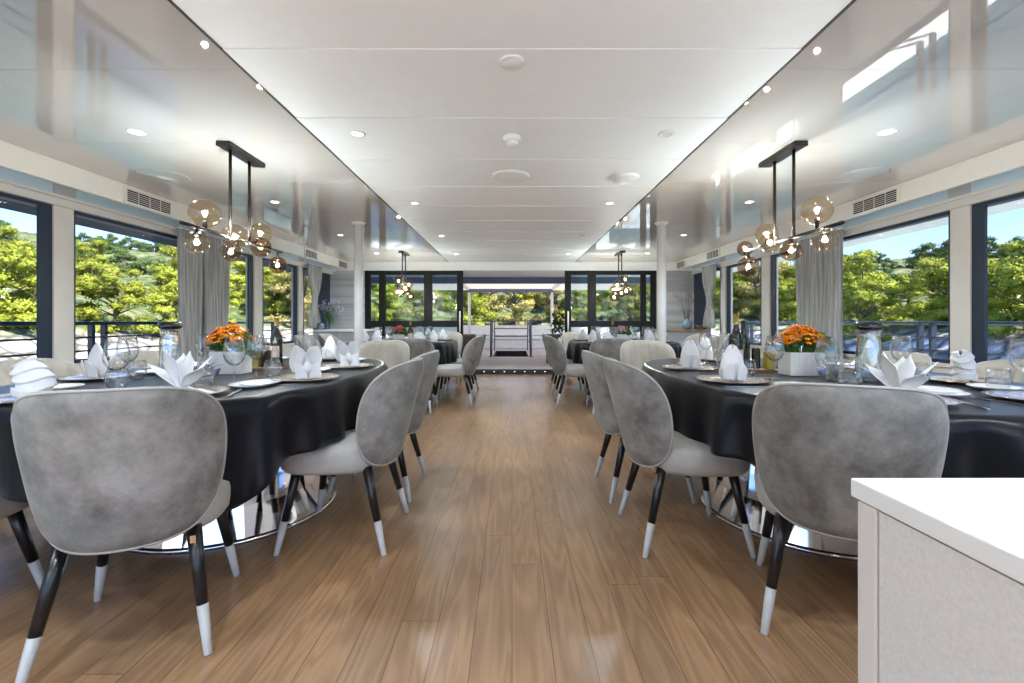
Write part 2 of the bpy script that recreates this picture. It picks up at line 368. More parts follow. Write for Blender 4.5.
# ------------------------------------------------------------------ setting
fl = MB().box(-3.75, 3.75, YB, YF+.05, -.12, 0); struct(fl, 'floor', 'floor', 'oak plank floor of the dining saloon')
mb = MB()
edges = [1.94+.66*k for k in range(-7, 12)]
ys = [YB]+[e for e in edges if YB < e < YF]+[YF]
for a, b_ in zip(ys[:-1], ys[1:]):
    b_ -= .005
    v = [(-CH,a,ZC-.009),(CH,a,ZC-.009),(CH,b_,ZC-.006),(-CH,b_,ZC-.006),(-CH,a,ZC+.03),(CH,a,ZC+.03),(CH,b_,ZC+.03),(-CH,b_,ZC+.03)]
    mb.add(v, [(0,3,2,1),(4,5,6,7),(0,1,5,4),(1,2,6,5),(2,3,7,6),(3,0,4,7)])
mb.box(-CH,CH,YB,YF,ZC+.031,ZC+.06)
struct(mb, 'ceiling', 'ceil', 'white panelled centre ceiling over the aisle')
for s, nm in ((-1,'left'),(1,'right')):
    mb = MB()
    sy = [YB]+[1.25-.91*k for k in range(3,-1,-1)]+[1.25+.86*k for k in range(1,9)]+[YF]
    sy = sorted(set(round(q,3) for q in sy if YB <= q <= YF))
    for a, b_ in zip(sy[:-1], sy[1:]):
        mb.box(s*(CH+.01), s*3.45, a+.0012, b_-.0012, ZC, ZC+.03)
    struct(mb, 'ceiling_%s' % nm, 'gloss', 'glossy beige lacquered ceiling panels on the %s' % nm)
    mb = MB().box(s*(CH-.002), s*(CH+.010), YB, YF, ZC-.010, ZC+.035)
    struct(mb, 'trim_%d' % (1 if s < 0 else 2), 'dark', 'thin dark joint along the %s edge of the centre ceiling' % nm)
    # fascia
    mb = MB(); q = [YB, 5, YF]
    for a, b_ in zip(q[:-1], q[1:]):
        mb.prism([(s*Xf(a),a),(s*(Xf(a)+.03),a),(s*(Xf(b_)+.03),b_),(s*Xf(b_),b_)][::s], 2.049, ZC+.02)
    struct(mb, 'trim_%d' % (3 if s < 0 else 4), 'fascia', 'cream fascia board below the %s ceiling' % nm)
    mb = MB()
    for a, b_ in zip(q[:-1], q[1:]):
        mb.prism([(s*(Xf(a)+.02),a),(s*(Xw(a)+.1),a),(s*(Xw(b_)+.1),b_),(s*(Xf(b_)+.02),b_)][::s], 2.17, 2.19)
        mb.prism([(s*(Xw(a)-.03),a),(s*(Xw(a)+.1),a),(s*(Xw(b_)+.1),b_),(s*(Xw(b_)-.03),b_)][::s], 2.037, 2.175)  # upright strip standing in for the sky mirrored in the soffit
    struct(mb, 'trim_%d' % (5 if s < 0 else 6), 'painted_sky_refl', 'glossy strip with reflected sky painted pale blue above the %s windows' % nm)
    mb = MB()
    for a, b_ in zip(q[:-1], q[1:]):
        mb.prism([(s*(Xw(a)-.05),a),(s*(Xw(a)+.1),a),(s*(Xw(b_)+.1),b_),(s*(Xw(b_)-.05),b_)][::s], 1.963, 2.037)
        mb.prism([(s*(Xw(a)-.10),a),(s*(Xw(a)-.075),a),(s*(Xw(b_)-.075),b_),(s*(Xw(b_)-.10),b_)][::s], 2.015, 2.037)
        mb.prism([(s*(Xw(a)-.04),a),(s*(Xw(a)+.1),a),(s*(Xw(b_)+.1),b_),(s*(Xw(b_)-.04),b_)][::s], 0, .66)
        mb.prism([(s*(Xw(a)-.06),a),(s*(Xw(a)+.1),a),(s*(Xw(b_)+.1),b_),(s*(Xw(b_)-.06),b_)][::s], .66, .69)
    P = [(-2.6,-2.43),(-.95,-.78),(.72,.88),(2.1,2.26),(3.60,3.765),(5.18,5.36),(6.36,6.56),(7.62,7.79)]
    for a, b_ in P:
        mb.box(s*(Xw(a)-.025), s*(Xw(a)+.1), a, b_, .0, 2.0)
    struct(mb, 'wall_%s' % nm, 'pillar', 'cream %s side wall with pillars between the windows' % nm)
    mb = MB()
    for a, b_ in P: mb.box(s*(Xw(a)-.034), s*(Xw(a)+.09), a-.01, b_+.01, 2.038, 2.17)  # blocks standing in for the mirrored pillars
    struct(mb, 'trim_%d' % (9 if s < 0 else 10), 'pgrey', 'grey blocks painted as pillar reflections above the %s pillars' % nm)
    # windows between pillars
    ends = [p[1] for p in P]; starts = [p[0] for p in P[1:]]+[8.93]
    for i, (a, b_) in enumerate(zip(ends, starts)):
        w = thing('window_%d' % (i+1+(8 if s > 0 else 0)), 'large fixed window in the %s wall' % nm, 'window'); w['kind'] = 'structure'
        x0 = Xw((a+b_)/2); fr = MB(); z0, z1 = .69, 1.963; jb = .10 if b_ < 8.9 else .55
        ja = .03
        fr.box(s*(x0-.012), s*(x0+.008), b_-jb, b_, z0, z1); fr.box(s*(x0-.01), s*(x0+.07), a, a+ja, z0, z1)
        fr.box(s*(x0-.01), s*(x0+.07), a, b_, z0, z0+.03); fr.box(s*(x0-.01), s*(x0+.07), a, b_, z1-.03, z1)
        fr.build('window_frame', 'navy', w)
        MB().box(s*(x0+.0), s*(x0+.006), a+ja, b_-jb, z0+.03, z1-.03).build('pane', 'glass', w)

# vents in the fascia
vent_lab = {0:'nearest air vent in the %s fascia', 1:'middle air vent in the %s fascia', 2:'farthest air vent in the %s fascia, by the glass doors'}
for s, nm in ((-1,'left'),(1,'right')):
    for k, (a, b_) in enumerate(((3.86,4.42),(7.12,7.62),(8.45,8.9))):
        x = Xf((a+b_)/2)-.001
        t = thing('air_vent', vent_lab[k] % nm, 'air vent', (s*x, (a+b_)/2, 2.12), 0, 'air vents in the fascia boards')
        h = (b_-a)/2; fr = MB()
        fr.box(0, -s*.012, -h, h, .055, .075); fr.box(0, -s*.012, -h, h, -.068, -.05); fr.box(0, -s*.012, -h, -h+.03, -.05, .055); fr.box(0, -s*.012, h-.03, h, -.05, .055)
        fr.build('vent_frame', 'grille', t)
        MB().box(0, -s*.003, -h+.03, h-.03, -.05, .055).build('vent_backing', 'dark', t)
        sl = MB()
        for j in range(5): z = -.0325+j*.0175; sl.box(-s*.004, -s*.008, -h+.03, h-.03, z-.002, z+.002)
        for j in range(1, 4):
            y = -h+.03+(2*h-.06)*j/4; sl.box(-s*.004, -s*.007, y-.0025, y+.0025, -.05, .055)
        sl.build('grille', 'grille', t)

# far wall, header, glass doors
mb = MB()
for s in (-1,1):
    mb.box(s*2.86, s*3.75, YF, YF+.1, 0, 2.05)
struct(mb, 'wall_far', 'panel', 'silver panelled bulkhead at the far end')
mb = MB().box(-3.75, 3.75, YF-.02, YF+.12, 2.05, ZC+.03).box(-3.75, 3.75, YF-.05, YF+.02, 2.04, 2.07)
struct(mb, 'trim_7', 'white', 'white header beam above the far glass doors')
mb = MB().box(-3.4, 3.4, YF, YF+.12, .0, .09)
struct(mb, 'trim_8', 'dark', 'dark raised threshold of the far doors')
def k9(px): return (px-512)/F*YF
for s, nm, q, dn in ((-1,'left',[365,370,379,385,424,432,457,463],1),(1,'right',[656,651,646,641,596,588,571,565],2)):
    d = thing('door_%d' % dn, 'black framed sliding glass doors, %s group' % nm, 'glass door'); d['kind'] = 'structure'
    xs = [k9(p) for p in q]; fr = MB()
    for i in range(0, 8, 2): fr.box(xs[i], xs[i+1], YF-.01, YF+.07, .09, 2.05)
    for a, b_ in ((1,2),(3,4),(5,6)):
        fr.box(xs[a], xs[b_], YF, YF+.06, .09, .22); fr.box(xs[a], xs[b_], YF, YF+.06, .93, 1.05); fr.box(xs[a], xs[b_], YF, YF+.06, 1.96, 2.05)
        MB().box(xs[a], xs[b_], YF+.025, YF+.035, .22, .93).build('pane', 'glassd', d)
        MB().box(xs[a], xs[b_], YF+.025, YF+.035, 1.05, 1.96).build('pane', 'glassd', d)
    fr.build('door_frame', 'black', d)
    xh = k9(460.3) if s < 0 else k9(567.8)
    MB().tube([(xh,YF-.06,.84),(xh,YF-.06,1.24)], .016, 8).tube([(xh,YF-.06,.88),(xh,YF,.88)], .01, 6).tube([(xh,YF-.06,1.2),(xh,YF,1.2)], .01, 6).build('door_handle', 'whitegl', d)
for k in range(7):
    x = -.55+k*.2
    o = MB().box(x-.012, x+.012, YF-.004, YF+.001, .05, .06).build('step_light', 'led')
    tag(o, 'tiny white step light in the dark threshold of the far opening', 'step light', 'step lights in the far threshold')

# columns
for s, x in ((-1,-1.82),(1,1.775)):
    t = thing('column', 'round white steel column behind the front %s table' % ('left' if s < 0 else 'right'), 'column', (x, 5.40, 0))
    MB().lathe([(.0001,0),(.053,0),(.053,ZC),(.0001,ZC)], 28, smooth=True).build('shaft', 'whitegl', t)
    MB().lathe([(.0001,ZC-.03),(.062,ZC-.03),(.095,ZC-.001),(.0001,ZC-.001)], 8, smooth=False).build('capital', 'whitegl', t)

# ------------------------------------------------------------------ curtains
def curtain(label, s, y0, y1, tie=False, z0=.05, z1=2.03, x=None, folds=6):
    xb = x or Xw((y0+y1)/2)-.14
    def fn(u, v):
        w = 1.0; c = (y0+y1)/2
        if tie:
            w = 1-.62*math.exp(-((v-.42)/.22)**2)
        y = c+(u-.5)*(y1-y0)*w
        a = .028*(.6+.4*math.sin(5*u+2*v))
        return (s*(xb+a*math.sin(2*PI*folds*u+.6*math.sin(3*v))+.006*math.sin(9*v+4*u)), y+.012*math.sin(2*PI*folds*u*2), z0+v*(z1-z0))
    t = thing('curtain', label, 'curtain')
    c = MB().grid(fn, folds*14, 26).build('drape', 'drape', t); solid(c, .004)
    MB().box(s*(xb-.012), s*(xb+.012), y0-.01, y1+.01, z1-.004, z1+.008).build('curtain_track', 'white', t)
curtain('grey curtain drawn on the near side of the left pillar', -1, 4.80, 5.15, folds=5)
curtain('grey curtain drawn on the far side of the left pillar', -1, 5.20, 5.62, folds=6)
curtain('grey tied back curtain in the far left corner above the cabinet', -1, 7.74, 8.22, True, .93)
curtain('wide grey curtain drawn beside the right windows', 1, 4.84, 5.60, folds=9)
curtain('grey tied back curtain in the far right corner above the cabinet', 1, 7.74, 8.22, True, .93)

# far corner cabinets
for s, nm in ((-1,'left'),(1,'right')):
    t = thing('corner_cabinet', 'low grey cabinet in the far %s corner under the tied curtain' % nm, 'cabinet', (s*3.07, 8.47, 0))
    bevel(MB().box(-.41, .41, -.45, .45, .04, .86).build('body', 'panel', t), .004)
    bevel(MB().box(-.43, .43, -.48, .46, .86, .895).build('cabinet_top', 'white' if s < 0 else 'tray', t), .004)
    for a in (-1, 1):
        bevel(MB().box(a*.205-.195, a*.205+.195, -.468, -.45, .08, .84).build('door', 'panel', t), .003)
# vase with wildflowers
def vase_prof(k=1): return [(.001,0),(.05*k,0),(.062*k,.03),(.066*k,.08),(.05*k,.13),(.036*k,.16),(.044*k,.18),(.038*k,.178),(.03*k,.158),(.001,.02)]
t = thing('flower_vase', 'blue vase of lilac and green wild flowers on far left cabinet', 'vase', (-3.27, 8.15, .895))
MB().lathe(vase_prof(1), 20).build('vase', 'cup', t)
st, pe, lf = MB(), MB(), MB(); rnd = random.Random(3)
for k in range(34):
    a = rnd.uniform(0, 2*PI); r = rnd.uniform(.03,.23); h = rnd.uniform(.30,.52)
    tip = (r*math.cos(a)+.02, r*math.sin(a)*.7, h)
    st.tube([(0,0,.05),(tip[0]*.35,tip[1]*.35,h*.6),tip], .0025, 4)
    for j in range(5):
        c = Vector(tip)+Vector((rnd.gauss(0,.018),rnd.gauss(0,.018),rnd.gauss(0,.018))); pe.ball(c, .011, 4)
    for j in range(4):
        q = rnd.uniform(.35,.9); c = Vector(tip)*q; d = Vector((rnd.gauss(0,1),rnd.gauss(0,1),rnd.gauss(0,.6))).normalized()*.05
        n_ = d.cross(Vector((0,0,1))).normalized()*.012
        lf.add([c, c+d*.5+n_, c+d, c+d*.5-n_], [(0,1,2,3)])
st.build('stems', 'leaf', t); pe.build('blossoms', 'lilac', t); lf.build('leaves', 'leaf', t)
t = thing('blue_pot', 'small blue ceramic pot beside the wild flower vase', 'pot', (-3.40, 8.08, .895))
MB().lathe([(.001,0),(.05,0),(.07,.05),(.06,.1),(.05,.11),(.045,.1),(.001,.02)], 20).build('body', 'blue', t)
MB().lathe([(.05,.105),(.055,.118),(.045,.12),(.045,.1)], 20).build('rim', 'blue', t)
t = thing('twig_vase', 'round blue grey vase of dry twigs on far right cabinet', 'vase', (3.14, 8.15, .895))
MB().lathe([(.001,0),(.05,0),(.085,.05),(.09,.09),(.07,.14),(.035,.17),(.042,.19),(.03,.17),(.001,.03)], 22).build('vase', 'blue', t)
tw = MB()
for k in range(16):
    a = rnd.uniform(0,2*PI); r = rnd.uniform(.08,.28)
    p = [Vector((0,0,.05)), Vector((r*.3*math.cos(a),r*.3*math.sin(a),.3)), Vector((r*.65*math.cos(a+.3),r*.65*math.sin(a+.3),.48)), Vector((r*math.cos(a+.2),r*math.sin(a+.2),rnd.uniform(.52,.68)))]
    tw.tube(p, [.004,.003,.0022,.001], 4)
    for j in range(3):
        q = p[2].lerp(p[3], rnd.random()); tw.tube([q, q+Vector((rnd.gauss(0,.05),rnd.gauss(0,.05),.08))], [.002,.001], 4)
tw.build('twigs', 'twig', t)
t = thing('trinket_box', 'small brown wooden box beside the twig vase', 'box', (3.33, 8.10, .895))
bevel(MB().box(-.045,.045,-.04,.04,0,.06).build('body', 'wood', t), .004); bevel(MB().box(-.048,.048,-.043,.043,.06,.078).build('lid', 'copper', t), .004)
t = thing('fire_call_point', 'small red fire call point on the far left bulkhead', 'call point', (-3.03, YF, 1.64))
bevel(MB().box(-.04,.04,-.03,0,-.05,.05).build('housing', 'redp', t), .005); MB().box(-.022,.022,-.033,-.03,-.022,.022).build('button', 'white', t)

# ------------------------------------------------------------------ ceiling fittings
def disc_fit(name, label, cat, x, y, r, z=ZC-.008, drop=.016, group=None, m='white'):
    t = thing(name, label, cat, (x, y, z), 0, group)
    MB().lathe([(.001,-drop),(r*.80,-drop),(r*.86,-drop*.8),(r,-.001),(r,.012)], 36).build('cover', m, t)
    MB().lathe([(r*.86,-drop*.8),(r*.90,-drop*.95),(r*.98,-.003)], 36).build('rim', m, t)
    return t
disc_fit('ceiling_speaker', 'small round white ceiling speaker on the centre line, nearest the camera', 'speaker', 0, 2.03, .055)
disc_fit('ceiling_speaker', 'large round white ceiling disc on the centre line', 'speaker', -.01, 3.63, .15)
disc_fit('ceiling_speaker', 'round white disc on the centre ceiling, right of the centre line', 'speaker', .91, 3.66, .11, drop=.03)
disc_fit('ceiling_speaker', 'flush beige disc in the glossy ceiling by left vent', 'speaker', -2.8, 3.66, .18, ZC+.001, .006, None, 'gloss')
disc_fit('ceiling_speaker', 'flush beige disc in the glossy ceiling by right vent', 'speaker', 2.79, 3.63, .18, ZC+.001, .006, None, 'gloss')
t = thing('smoke_detector', 'white domed smoke detector on the centre ceiling', 'smoke detector', (0, 2.87, ZC-.008))
MB().lathe([(.055,0.01),(.055,-.018),(.046,-.026),(.001,-.026)], 28).build('base', 'white', t)
MB().lathe([(.034,-.026),(.034,-.034),(.040,-.036),(.040,-.042),(.022,-.056),(.001,-.058)], 28).build('sensor_dome', 'white', t)
def spotlight(label, x, y, z, lit=True, energy=20, m='spot'):
    t = thing('ceiling_downlight', label, 'downlight', (x, y, z), 0, 'recessed ceiling downlights')
    MB().lathe([(.030,-.001),(.034,-.006),(.048,-.004),(.050,.004)], 28).build('rim', 'white', t)
    MB().lathe([(.0001,-.0015),(.031,-.0015)], 28).build('lens', 'spot' if lit else 'grille', t)
    if lit:
        l = bpy.data.lights.new('downlight_lamp', 'SPOT'); l.energy = energy; l.spot_size = math.radians(140); l.spot_blend = 1; l.shadow_soft_size = .05; l.color = (.74,.87,1)
        lo = bpy.data.objects.new('downlight_lamp', l); COL.objects.link(lo); lo.parent = t; lo.location = (0,0,-.03)
dep = ['nearest','second','third','fourth']
E_SPOT = 30
for k, y in enumerate((2.81, 4.45, 6.15, 7.80)):
    for s, nm in ((-1,'left'),(1,'right')):
        lit = not (s > 0 and k in (0, 2))
        spotlight('%s %s downlight in the white centre ceiling, %s side' % (dep[k], 'glowing' if lit else 'unlit', nm), s*.955, y, ZC-.010, lit, E_SPOT)
        spotlight('%s glowing downlight in the glossy %s ceiling' % (dep[k], nm), s*2.32, y, ZC, True, E_SPOT)
for k, y in enumerate((-1.6, .1)):  # unseen downlights added behind the camera to help light the ceiling
    for s in (-1, 1):
        for x in (.955, 2.32):
            spotlight('added ceiling downlight behind the camera, out of view', s*x, y+.4, ZC-.010 if x < 1 else ZC, True, E_SPOT*1.3)

# chandeliers
E_BULB = 17
GL = [(0,-.36,.66,.0875,0),(0,-.43,.47,.068,0),(.06,-.16,.555,.080,0),(-.05,-.02,.475,.066,1),(.045,.17,.640,.076,0),(-.03,.31,.562,.074,1),(0,.50,.45,.068,1)]
GR = [(0,-.34,.684,.0875,0),(0,-.41,.49,.0725,0),(0,-.085,.475,.070,1),(.0,.21,.640,.078,0),(-.05,.08,.555,.068,0),(0,.52,.585,.060,1),(0,.47,.435,.080,1)]
def chandelier(label, x, y, G):
    t = thing('chandelier', label, 'chandelier', (x, y, 0), 0, 'globe chandeliers over the dining tables')
    bevel(MB().box(-.045,.045,-.19,.24,ZC-.032,ZC).build('ceiling_plate', 'bronze', t), .003)
    for yy in (-.11,.11): MB().tube([(0,yy,1.60),(0,yy,ZC-.03)], .0105, 8).build('rod', 'bronze', t)
    MB().tube([(0,-.56,1.60),(0,.56,1.60)], .0115, 8).build('bar', 'bronze', t)
    for gx, gy, gz, r, dk in G:
        z = H+gz; g = MB().ball((gx,gy,z), r, 14).build('globe', 'smoked' if dk else 'smoke', t)
        c = Vector((0,gy,1.60)); p = Vector((gx,gy,z)); d = (p-c)
        d = d.normalized() if d.length > .01 else Vector((1,0,0))
        base = p-d*r*.55
        MB().tube([c, p-d*r*.9, base], [.008,.014,.014], 8).build('socket', 'bronze', t)
        b_ = MB().ball(p-d*r*.05, .009, 6, (1,1,2.2)).build('bulb', 'bulb', g)
        l = bpy.data.lights.new('bulb_lamp', 'POINT'); l.energy = E_BULB*(.35 if gz > .6 else 1.3); l.shadow_soft_size = .014; l.color = (.60,.80,1)
        lo = bpy.data.objects.new('bulb_lamp', l); COL.objects.link(lo); lo.parent = t; lo.location = p-d*r*.05
chandelier('bronze chandelier of smoked globes above the front left table', -1.87, 3.13, GL)
chandelier('bronze chandelier of smoked globes above the front right table', 1.87, 3.13, GR)
chandelier('added globe chandelier on the left behind the camera, out of view', -1.87, -1.2, GL)  # unseen pair added behind the camera to brighten the ceiling
chandelier('added globe chandelier on the right behind the camera, out of view', 1.87, -1.2, GR)
chandelier('smaller looking globe chandelier by the far left glass doors', -1.83, 7.70, GL)
chandelier('smaller looking globe chandelier by the far right glass doors', 1.83, 7.70, GR)

# ------------------------------------------------------------------ dining chair
def sq(sx, sy, n=4.0):
    a, b_ = abs(sx), abs(sy); m = max(a, b_)
    if m < 1e-6: return 0, 0
    k = m/((a**n+b_**n)**(1/n)); return sx*k, sy*k
ZT, ZB = .842, .365
def back_pt(s_, t_, off, ch=0):
    """s across, t up, off = distance outward from the middle of the shell"""
    x_, y_ = sq(s_, t_)
    v = (y_+1)/2
    z = ZB+(ZT-ZB)*v
    z += -.012*(1-abs(x_))*0 + .012*(1-x_*x_)*max(0, y_)          # crown of the top edge
    wid = math.radians(59+10*math.sin(PI*min(1, v*.9))-6*(1-v)**2)
    R = .250+.026*v
    ph = x_*wid
    yc = -.235+R-.125*v**1.1                                    # centre of the arc: reclines with height
    rr = R+off+ch
    return (rr*math.sin(ph), yc-rr*math.cos(ph), z)
def edge_fall(s_, t_):
    m = max(abs(s_), abs(t_)); return math.sqrt(max(0, 1-m**6))
def make_chair():
    t = thing('dining_chair', 'x', 'chair')
    n = 26
    # outer shell (grey) : outer surface and wrap of the rim
    def outer(u, v):
        s_, t_ = u*2-1, v*2-1; return back_pt(s_, t_, .022*edge_fall(s_, t_)+.008)
    def inner(u, v):
        s_, t_ = u*2-1, v*2-1; x_, y_ = sq(s_, t_)
        chn = -.009*abs(math.cos(x_*PI*3.5))**.5*edge_fall(s_, t_)
        return back_pt(s_, t_, -.026*edge_fall(s_, t_)-.016, chn)
    o = MB().grid(outer, n, n).build('back_shell', 'grey', t)
    cu = MB().grid(inner, 56, 20)
    loop = []; ri = []
    K = 24
    for k in range(4*K):
        e, q = divmod(k, K); q = q/K*2-1
        s_, t_ = ((q,-1),(1,q),(-q,1),(-1,-q))[e]
        loop.append(back_pt(s_, t_, .008)); ri.append((s_, t_))
    loop.append(loop[0])
    def rimf(u, v):
        s_, t_ = ri[int(round(u*4*K)) % (4*K)]; k = 1+.012*math.sin(PI*v)
        p = back_pt(s_, t_, .008-.024*v); c = Vector((0, -.27, .6)); q = c+(Vector(p)-c)*k; return tuple(q)
    cu.grid(rimf, 4*K, 5, wrap=True)
    cu.build('back_cushion', 'beige', t)
    MB().tube(loop, .0048, 6, caps=False).build('piping', 'pipe', t)
    # seat : rounded cushion
    def seat(u, v):
        a = 2*PI*u
        ex = 2/3.2; c, s_ = math.cos(a), math.sin(a)
        px = math.copysign(abs(c)**ex, c)*.245; py = math.copysign(abs(s_)**ex, s_)
        py = py*.235 if py > 0 else py*.235
        px *= 1+.05*py/.235
        prof = [(.0,.352),(.80,.352),(.93,.357),(.985,.375),(1,.41),(1,.44),(.985,.458),(.93,.470),(.80,.478),(.4,.487),(.0,.489)]
        i = v*(len(prof)-1); j = int(min(i, len(prof)-2)); q = i-j
        r = prof[j][0]*(1-q)+prof[j+1][0]*q; z = prof[j][1]*(1-q)+prof[j+1][1]*q
        return (px*max(r, .001), py*max(r, .001)+.035, z)
    MB().grid(seat, 48, 10, wrap=True).build('seat', 'seatc', t)
    for sx in (-1,1):
        for fy in (-1,1):
            top = Vector((sx*.165, .165 if fy > 0 else -.15, .375)); bot = Vector((sx*(.225), .235 if fy > 0 else -.245, 0))
            mid = top.lerp(bot, .62)
            lg = MB().tube([top, mid], [.0225,.0165], 14).build('leg', 'legb', t)
            MB().tube([mid, bot.lerp(mid, .02), bot], [.0170,.0118,.0115], 14).build('leg_tip', 'legw', lg)
            if sx > 0 and fy < 0:
                c = top.lerp(bot, .09); MB().box(-.008,.008,-.003,.003,-.012,.012, Matrix.Translation(c+Vector((0,-.022,0)))).build('brass_tag', 'brass', lg)
    return t
chair0 = make_chair(); used = [False]
GCH = 'grey velvet chairs around the dining tables'
def chair(x, y, deg, label):
    rz = math.radians(deg)
    if not used[0]:
        used[0] = True; chair0.location = (x, y, 0); chair0.rotation_euler = (0,0,rz); chair0['label'] = label; chair0['group'] = GCH
        return chair0
    return dup(chair0, (x, y, 0), rz, label, GCH)

# ------------------------------------------------------------------ table
def table(label, cx, cy, a, b_, corner=.43, nn=2.6, seedv=0, clothlabel='', side=1, r=.53):
    t = thing('dining_table', label, 'table', (cx, cy, 0))
    def P(th, k=1):
        c, s_ = math.cos(th), math.sin(th); e = 2/nn
        return math.copysign(abs(c)**e, c)*a*k, math.copysign(abs(s_)**e, s_)*b_*k
    n = 96
    top = [P(2*PI*i/n, .985) for i in range(n)]
    MB().prism(top, .71, .744).build('tabletop', 'wood', t)
    MB().lathe([(.001,.012),(r,.012),(r-.035,.16),(r-.06,.34),(r-.07,.70),(.001,.70)], 40, smooth=False).build('pedestal_drum', 'chrome', t)
    MB().lathe([(r-.01,.0),(r+.012,.0),(r+.012,.014),(r,.020),(r-.01,.020)], 72).build('base_ring', 'steel', t)
    # cloth
    N = 288; rows = [.0,.5,.9,.97,1.0]
    mb = MB(); vs = []; J = 16
    ph = seedv*1.7
    for i in range(N):
        th = 2*PI*i/N
        drop = .265
        for cth, amt, w in ((-50 if side > 0 else -130, corner, .17),(40 if side > 0 else 140, .16, .25),(-140 if side > 0 else -40, .12, .22),(140 if side > 0 else 40, .14, .25)):
            d = (th-math.radians(cth)+PI) % (2*PI)-PI
            drop += amt*math.exp(-(d/w)**2)
        drop += .012*math.sin(9*th+ph)
        for k in rows:
            x, y = P(th, k if k > 0 else .001); vs.append((x, y, .7525))
        for j in range(1, J+1):
            q = j/J; zz = drop*q
            rip = (.5*math.sin(17*th+ph)+.35*math.sin(29*th+1.3+ph)+.25*math.sin(7*th+ph*2)) 
            out = 1.004+(.016+.016*q)*min(1, q*8)
            bulge = rip*.060*q**.8*(.6+.8*min(1, drop/.5))
            x, y = P(th, out); L_ = math.hypot(x, y)
            vs.append((x+x/L_*(bulge), y+y/L_*bulge, .7525-.004-zz if j > 1 else .7525-.008-zz*.5))
    W = len(rows)+J; fs = []
    for i in range(N):
        k = (i+1) % N
        for j in range(W-1): fs.append((i*W+j, i*W+j+1, k*W+j+1, k*W+j))
    mb.add(vs, fs, True)
    c = mb.build('tablecloth', 'cloth'); c.location = (cx, cy, 0)
    tag(c, clothlabel, 'tablecloth', 'black satin tablecloths'); solid(c, .003, -1)
    return t

# ------------------------------------------------------------------ tableware prototypes (built at the origin then moved)
PROTO = {}
def use(kind, maker, loc, rz, label, group):
    if kind not in PROTO:
        o = maker(); PROTO[kind] = o; o.location = loc; o.rotation_euler = (0,0,rz); o['label'] = label; o['group'] = group
        return o
    return dup(PROTO[kind], loc, rz, label, group)
def mk_charger():
    t = thing('charger_plate', 'x', 'plate')
    MB().lathe([(.001,.004),(.105,.004),(.118,.008),(.150,.013),(.152,.011),(.118,.003),(.09,.0),(.001,.0)], 40).build('plate_body', 'pearl', t)
    MB().lathe([(.150,.0125),(.158,.0145),(.160,.0125),(.152,.0095)], 40, closed=True).build('rim', 'copper', t)
    return t
def mk_side():
    return tag(MB().lathe([(.001,.006),(.055,.006),(.065,.009),(.086,.016),(.087,.014),(.066,.004),(.04,.0),(.001,.0)], 32).build('side_plate', 'porc'), 'x', 'plate')
def mk_wine():
    t = thing('wine_glass', 'x', 'glass')
    MB().lathe([(.006,.088),(.018,.092),(.034,.108),(.043,.132),(.044,.150),(.040,.178),(.033,.215),(.0318,.215),(.0385,.178),(.0425,.150),(.0415,.133),(.033,.110),(.016,.094),(.001,.091)], 28).build('bowl', 'cup', t)
    MB().lathe([(.012,.004),(.005,.012),(.0035,.03),(.0035,.075),(.006,.089)], 12).build('stem', 'crystal', t)
    MB().lathe([(.001,.004),(.012,.004),(.034,.0015),(.034,0),(.001,0)], 28).build('foot', 'crystal', t)
    return t
def mk_tumbler():
    return tag(MB().lathe([(.001,.003),(.026,.003),(.036,.02),(.041,.045),(.038,.07),(.033,.092),(.0315,.092),(.0365,.07),(.0393,.045),(.034,.022),(.024,.006),(.001,.006)], 28).lathe([(.001,0),(.025,0),(.028,.004)], 24).build('tumbler', 'cup'), 'x', 'glass')
def mk_fork():
    t = thing('fork', 'x', 'fork')
    MB().box(-.004,.004,-.10,.03,.001,.0035).box(-.009,.009,.03,.055,.001,.0035).build('handle', 'steel', t)
    m = MB()
    for k in range(4): m.box(-.009+k*.005,-.006+k*.005,.055,.098,.001,.003)
    m.build('tines', 'steel', t)
    return t
def mk_knife():
    t = thing('knife', 'x', 'knife')
    MB().box(-.005,.005,-.11,.0,.001,.005).build('handle', 'steel', t)
    MB().prism([(-.005,0),(.006,0),(.008,.05),(.004,.11),(-.004,.115)], .0015, .003).build('blade', 'steel', t)
    return t
def petal(mb, yaw, lean, L_, w, curl, z0=.015, r0=.008):
    ca, sa = math.cos(yaw), math.sin(yaw)
    def fn(u, v):
        ww = w*math.sin(PI*min(1, .12+.88*(1-v)**.8))**.8*(1-v*.15); x = (u-.5)*2*ww*(1 if v < .98 else .05)
        if v > .7: x *= max(.03, (1-v)/.3)
        l = L_*v; ang = lean+curl*v
        rr = r0+l*math.sin(ang); z = z0+l*math.cos(ang)
        dep = -.022*math.cos(PI*(u-.5))*(1-v*.5)
        rr -= dep*.7*(-1)*.5
        return (ca*rr-sa*x, sa*rr+ca*x, z)
    mb.grid(fn, 8, 10)
def mk_nap_lily():
    m = MB()
    for k, (yw, ln, L_, w, cu) in enumerate(((0,.50,.155,.036,.15),(1.4,.30,.15,.036,.15),(2.6,.62,.15,.038,.2),(3.9,.32,.165,.034,.1),(5.1,.80,.16,.038,.15),(.7,.12,.15,.035,.1),(3.2,.12,.16,.035,.15))):
        petal(m, yw, ln, L_, w, cu)
    m.lathe([(.001,.0),(.045,.002),(.05,.01),(.03,.02),(.012,.03)], 14, wob=lambda a, z: .15*math.sin(5*a))
    m.grid(lambda u, v: ((u-.5)*.2*(1-.3*v), (v-.5)*.16, .003+.010*math.sin(PI*u)*math.sin(PI*v)), 8, 8)
    o = m.build('folded_napkin', 'linen'); solid(o, .0022); return tag(o, 'x', 'napkin')
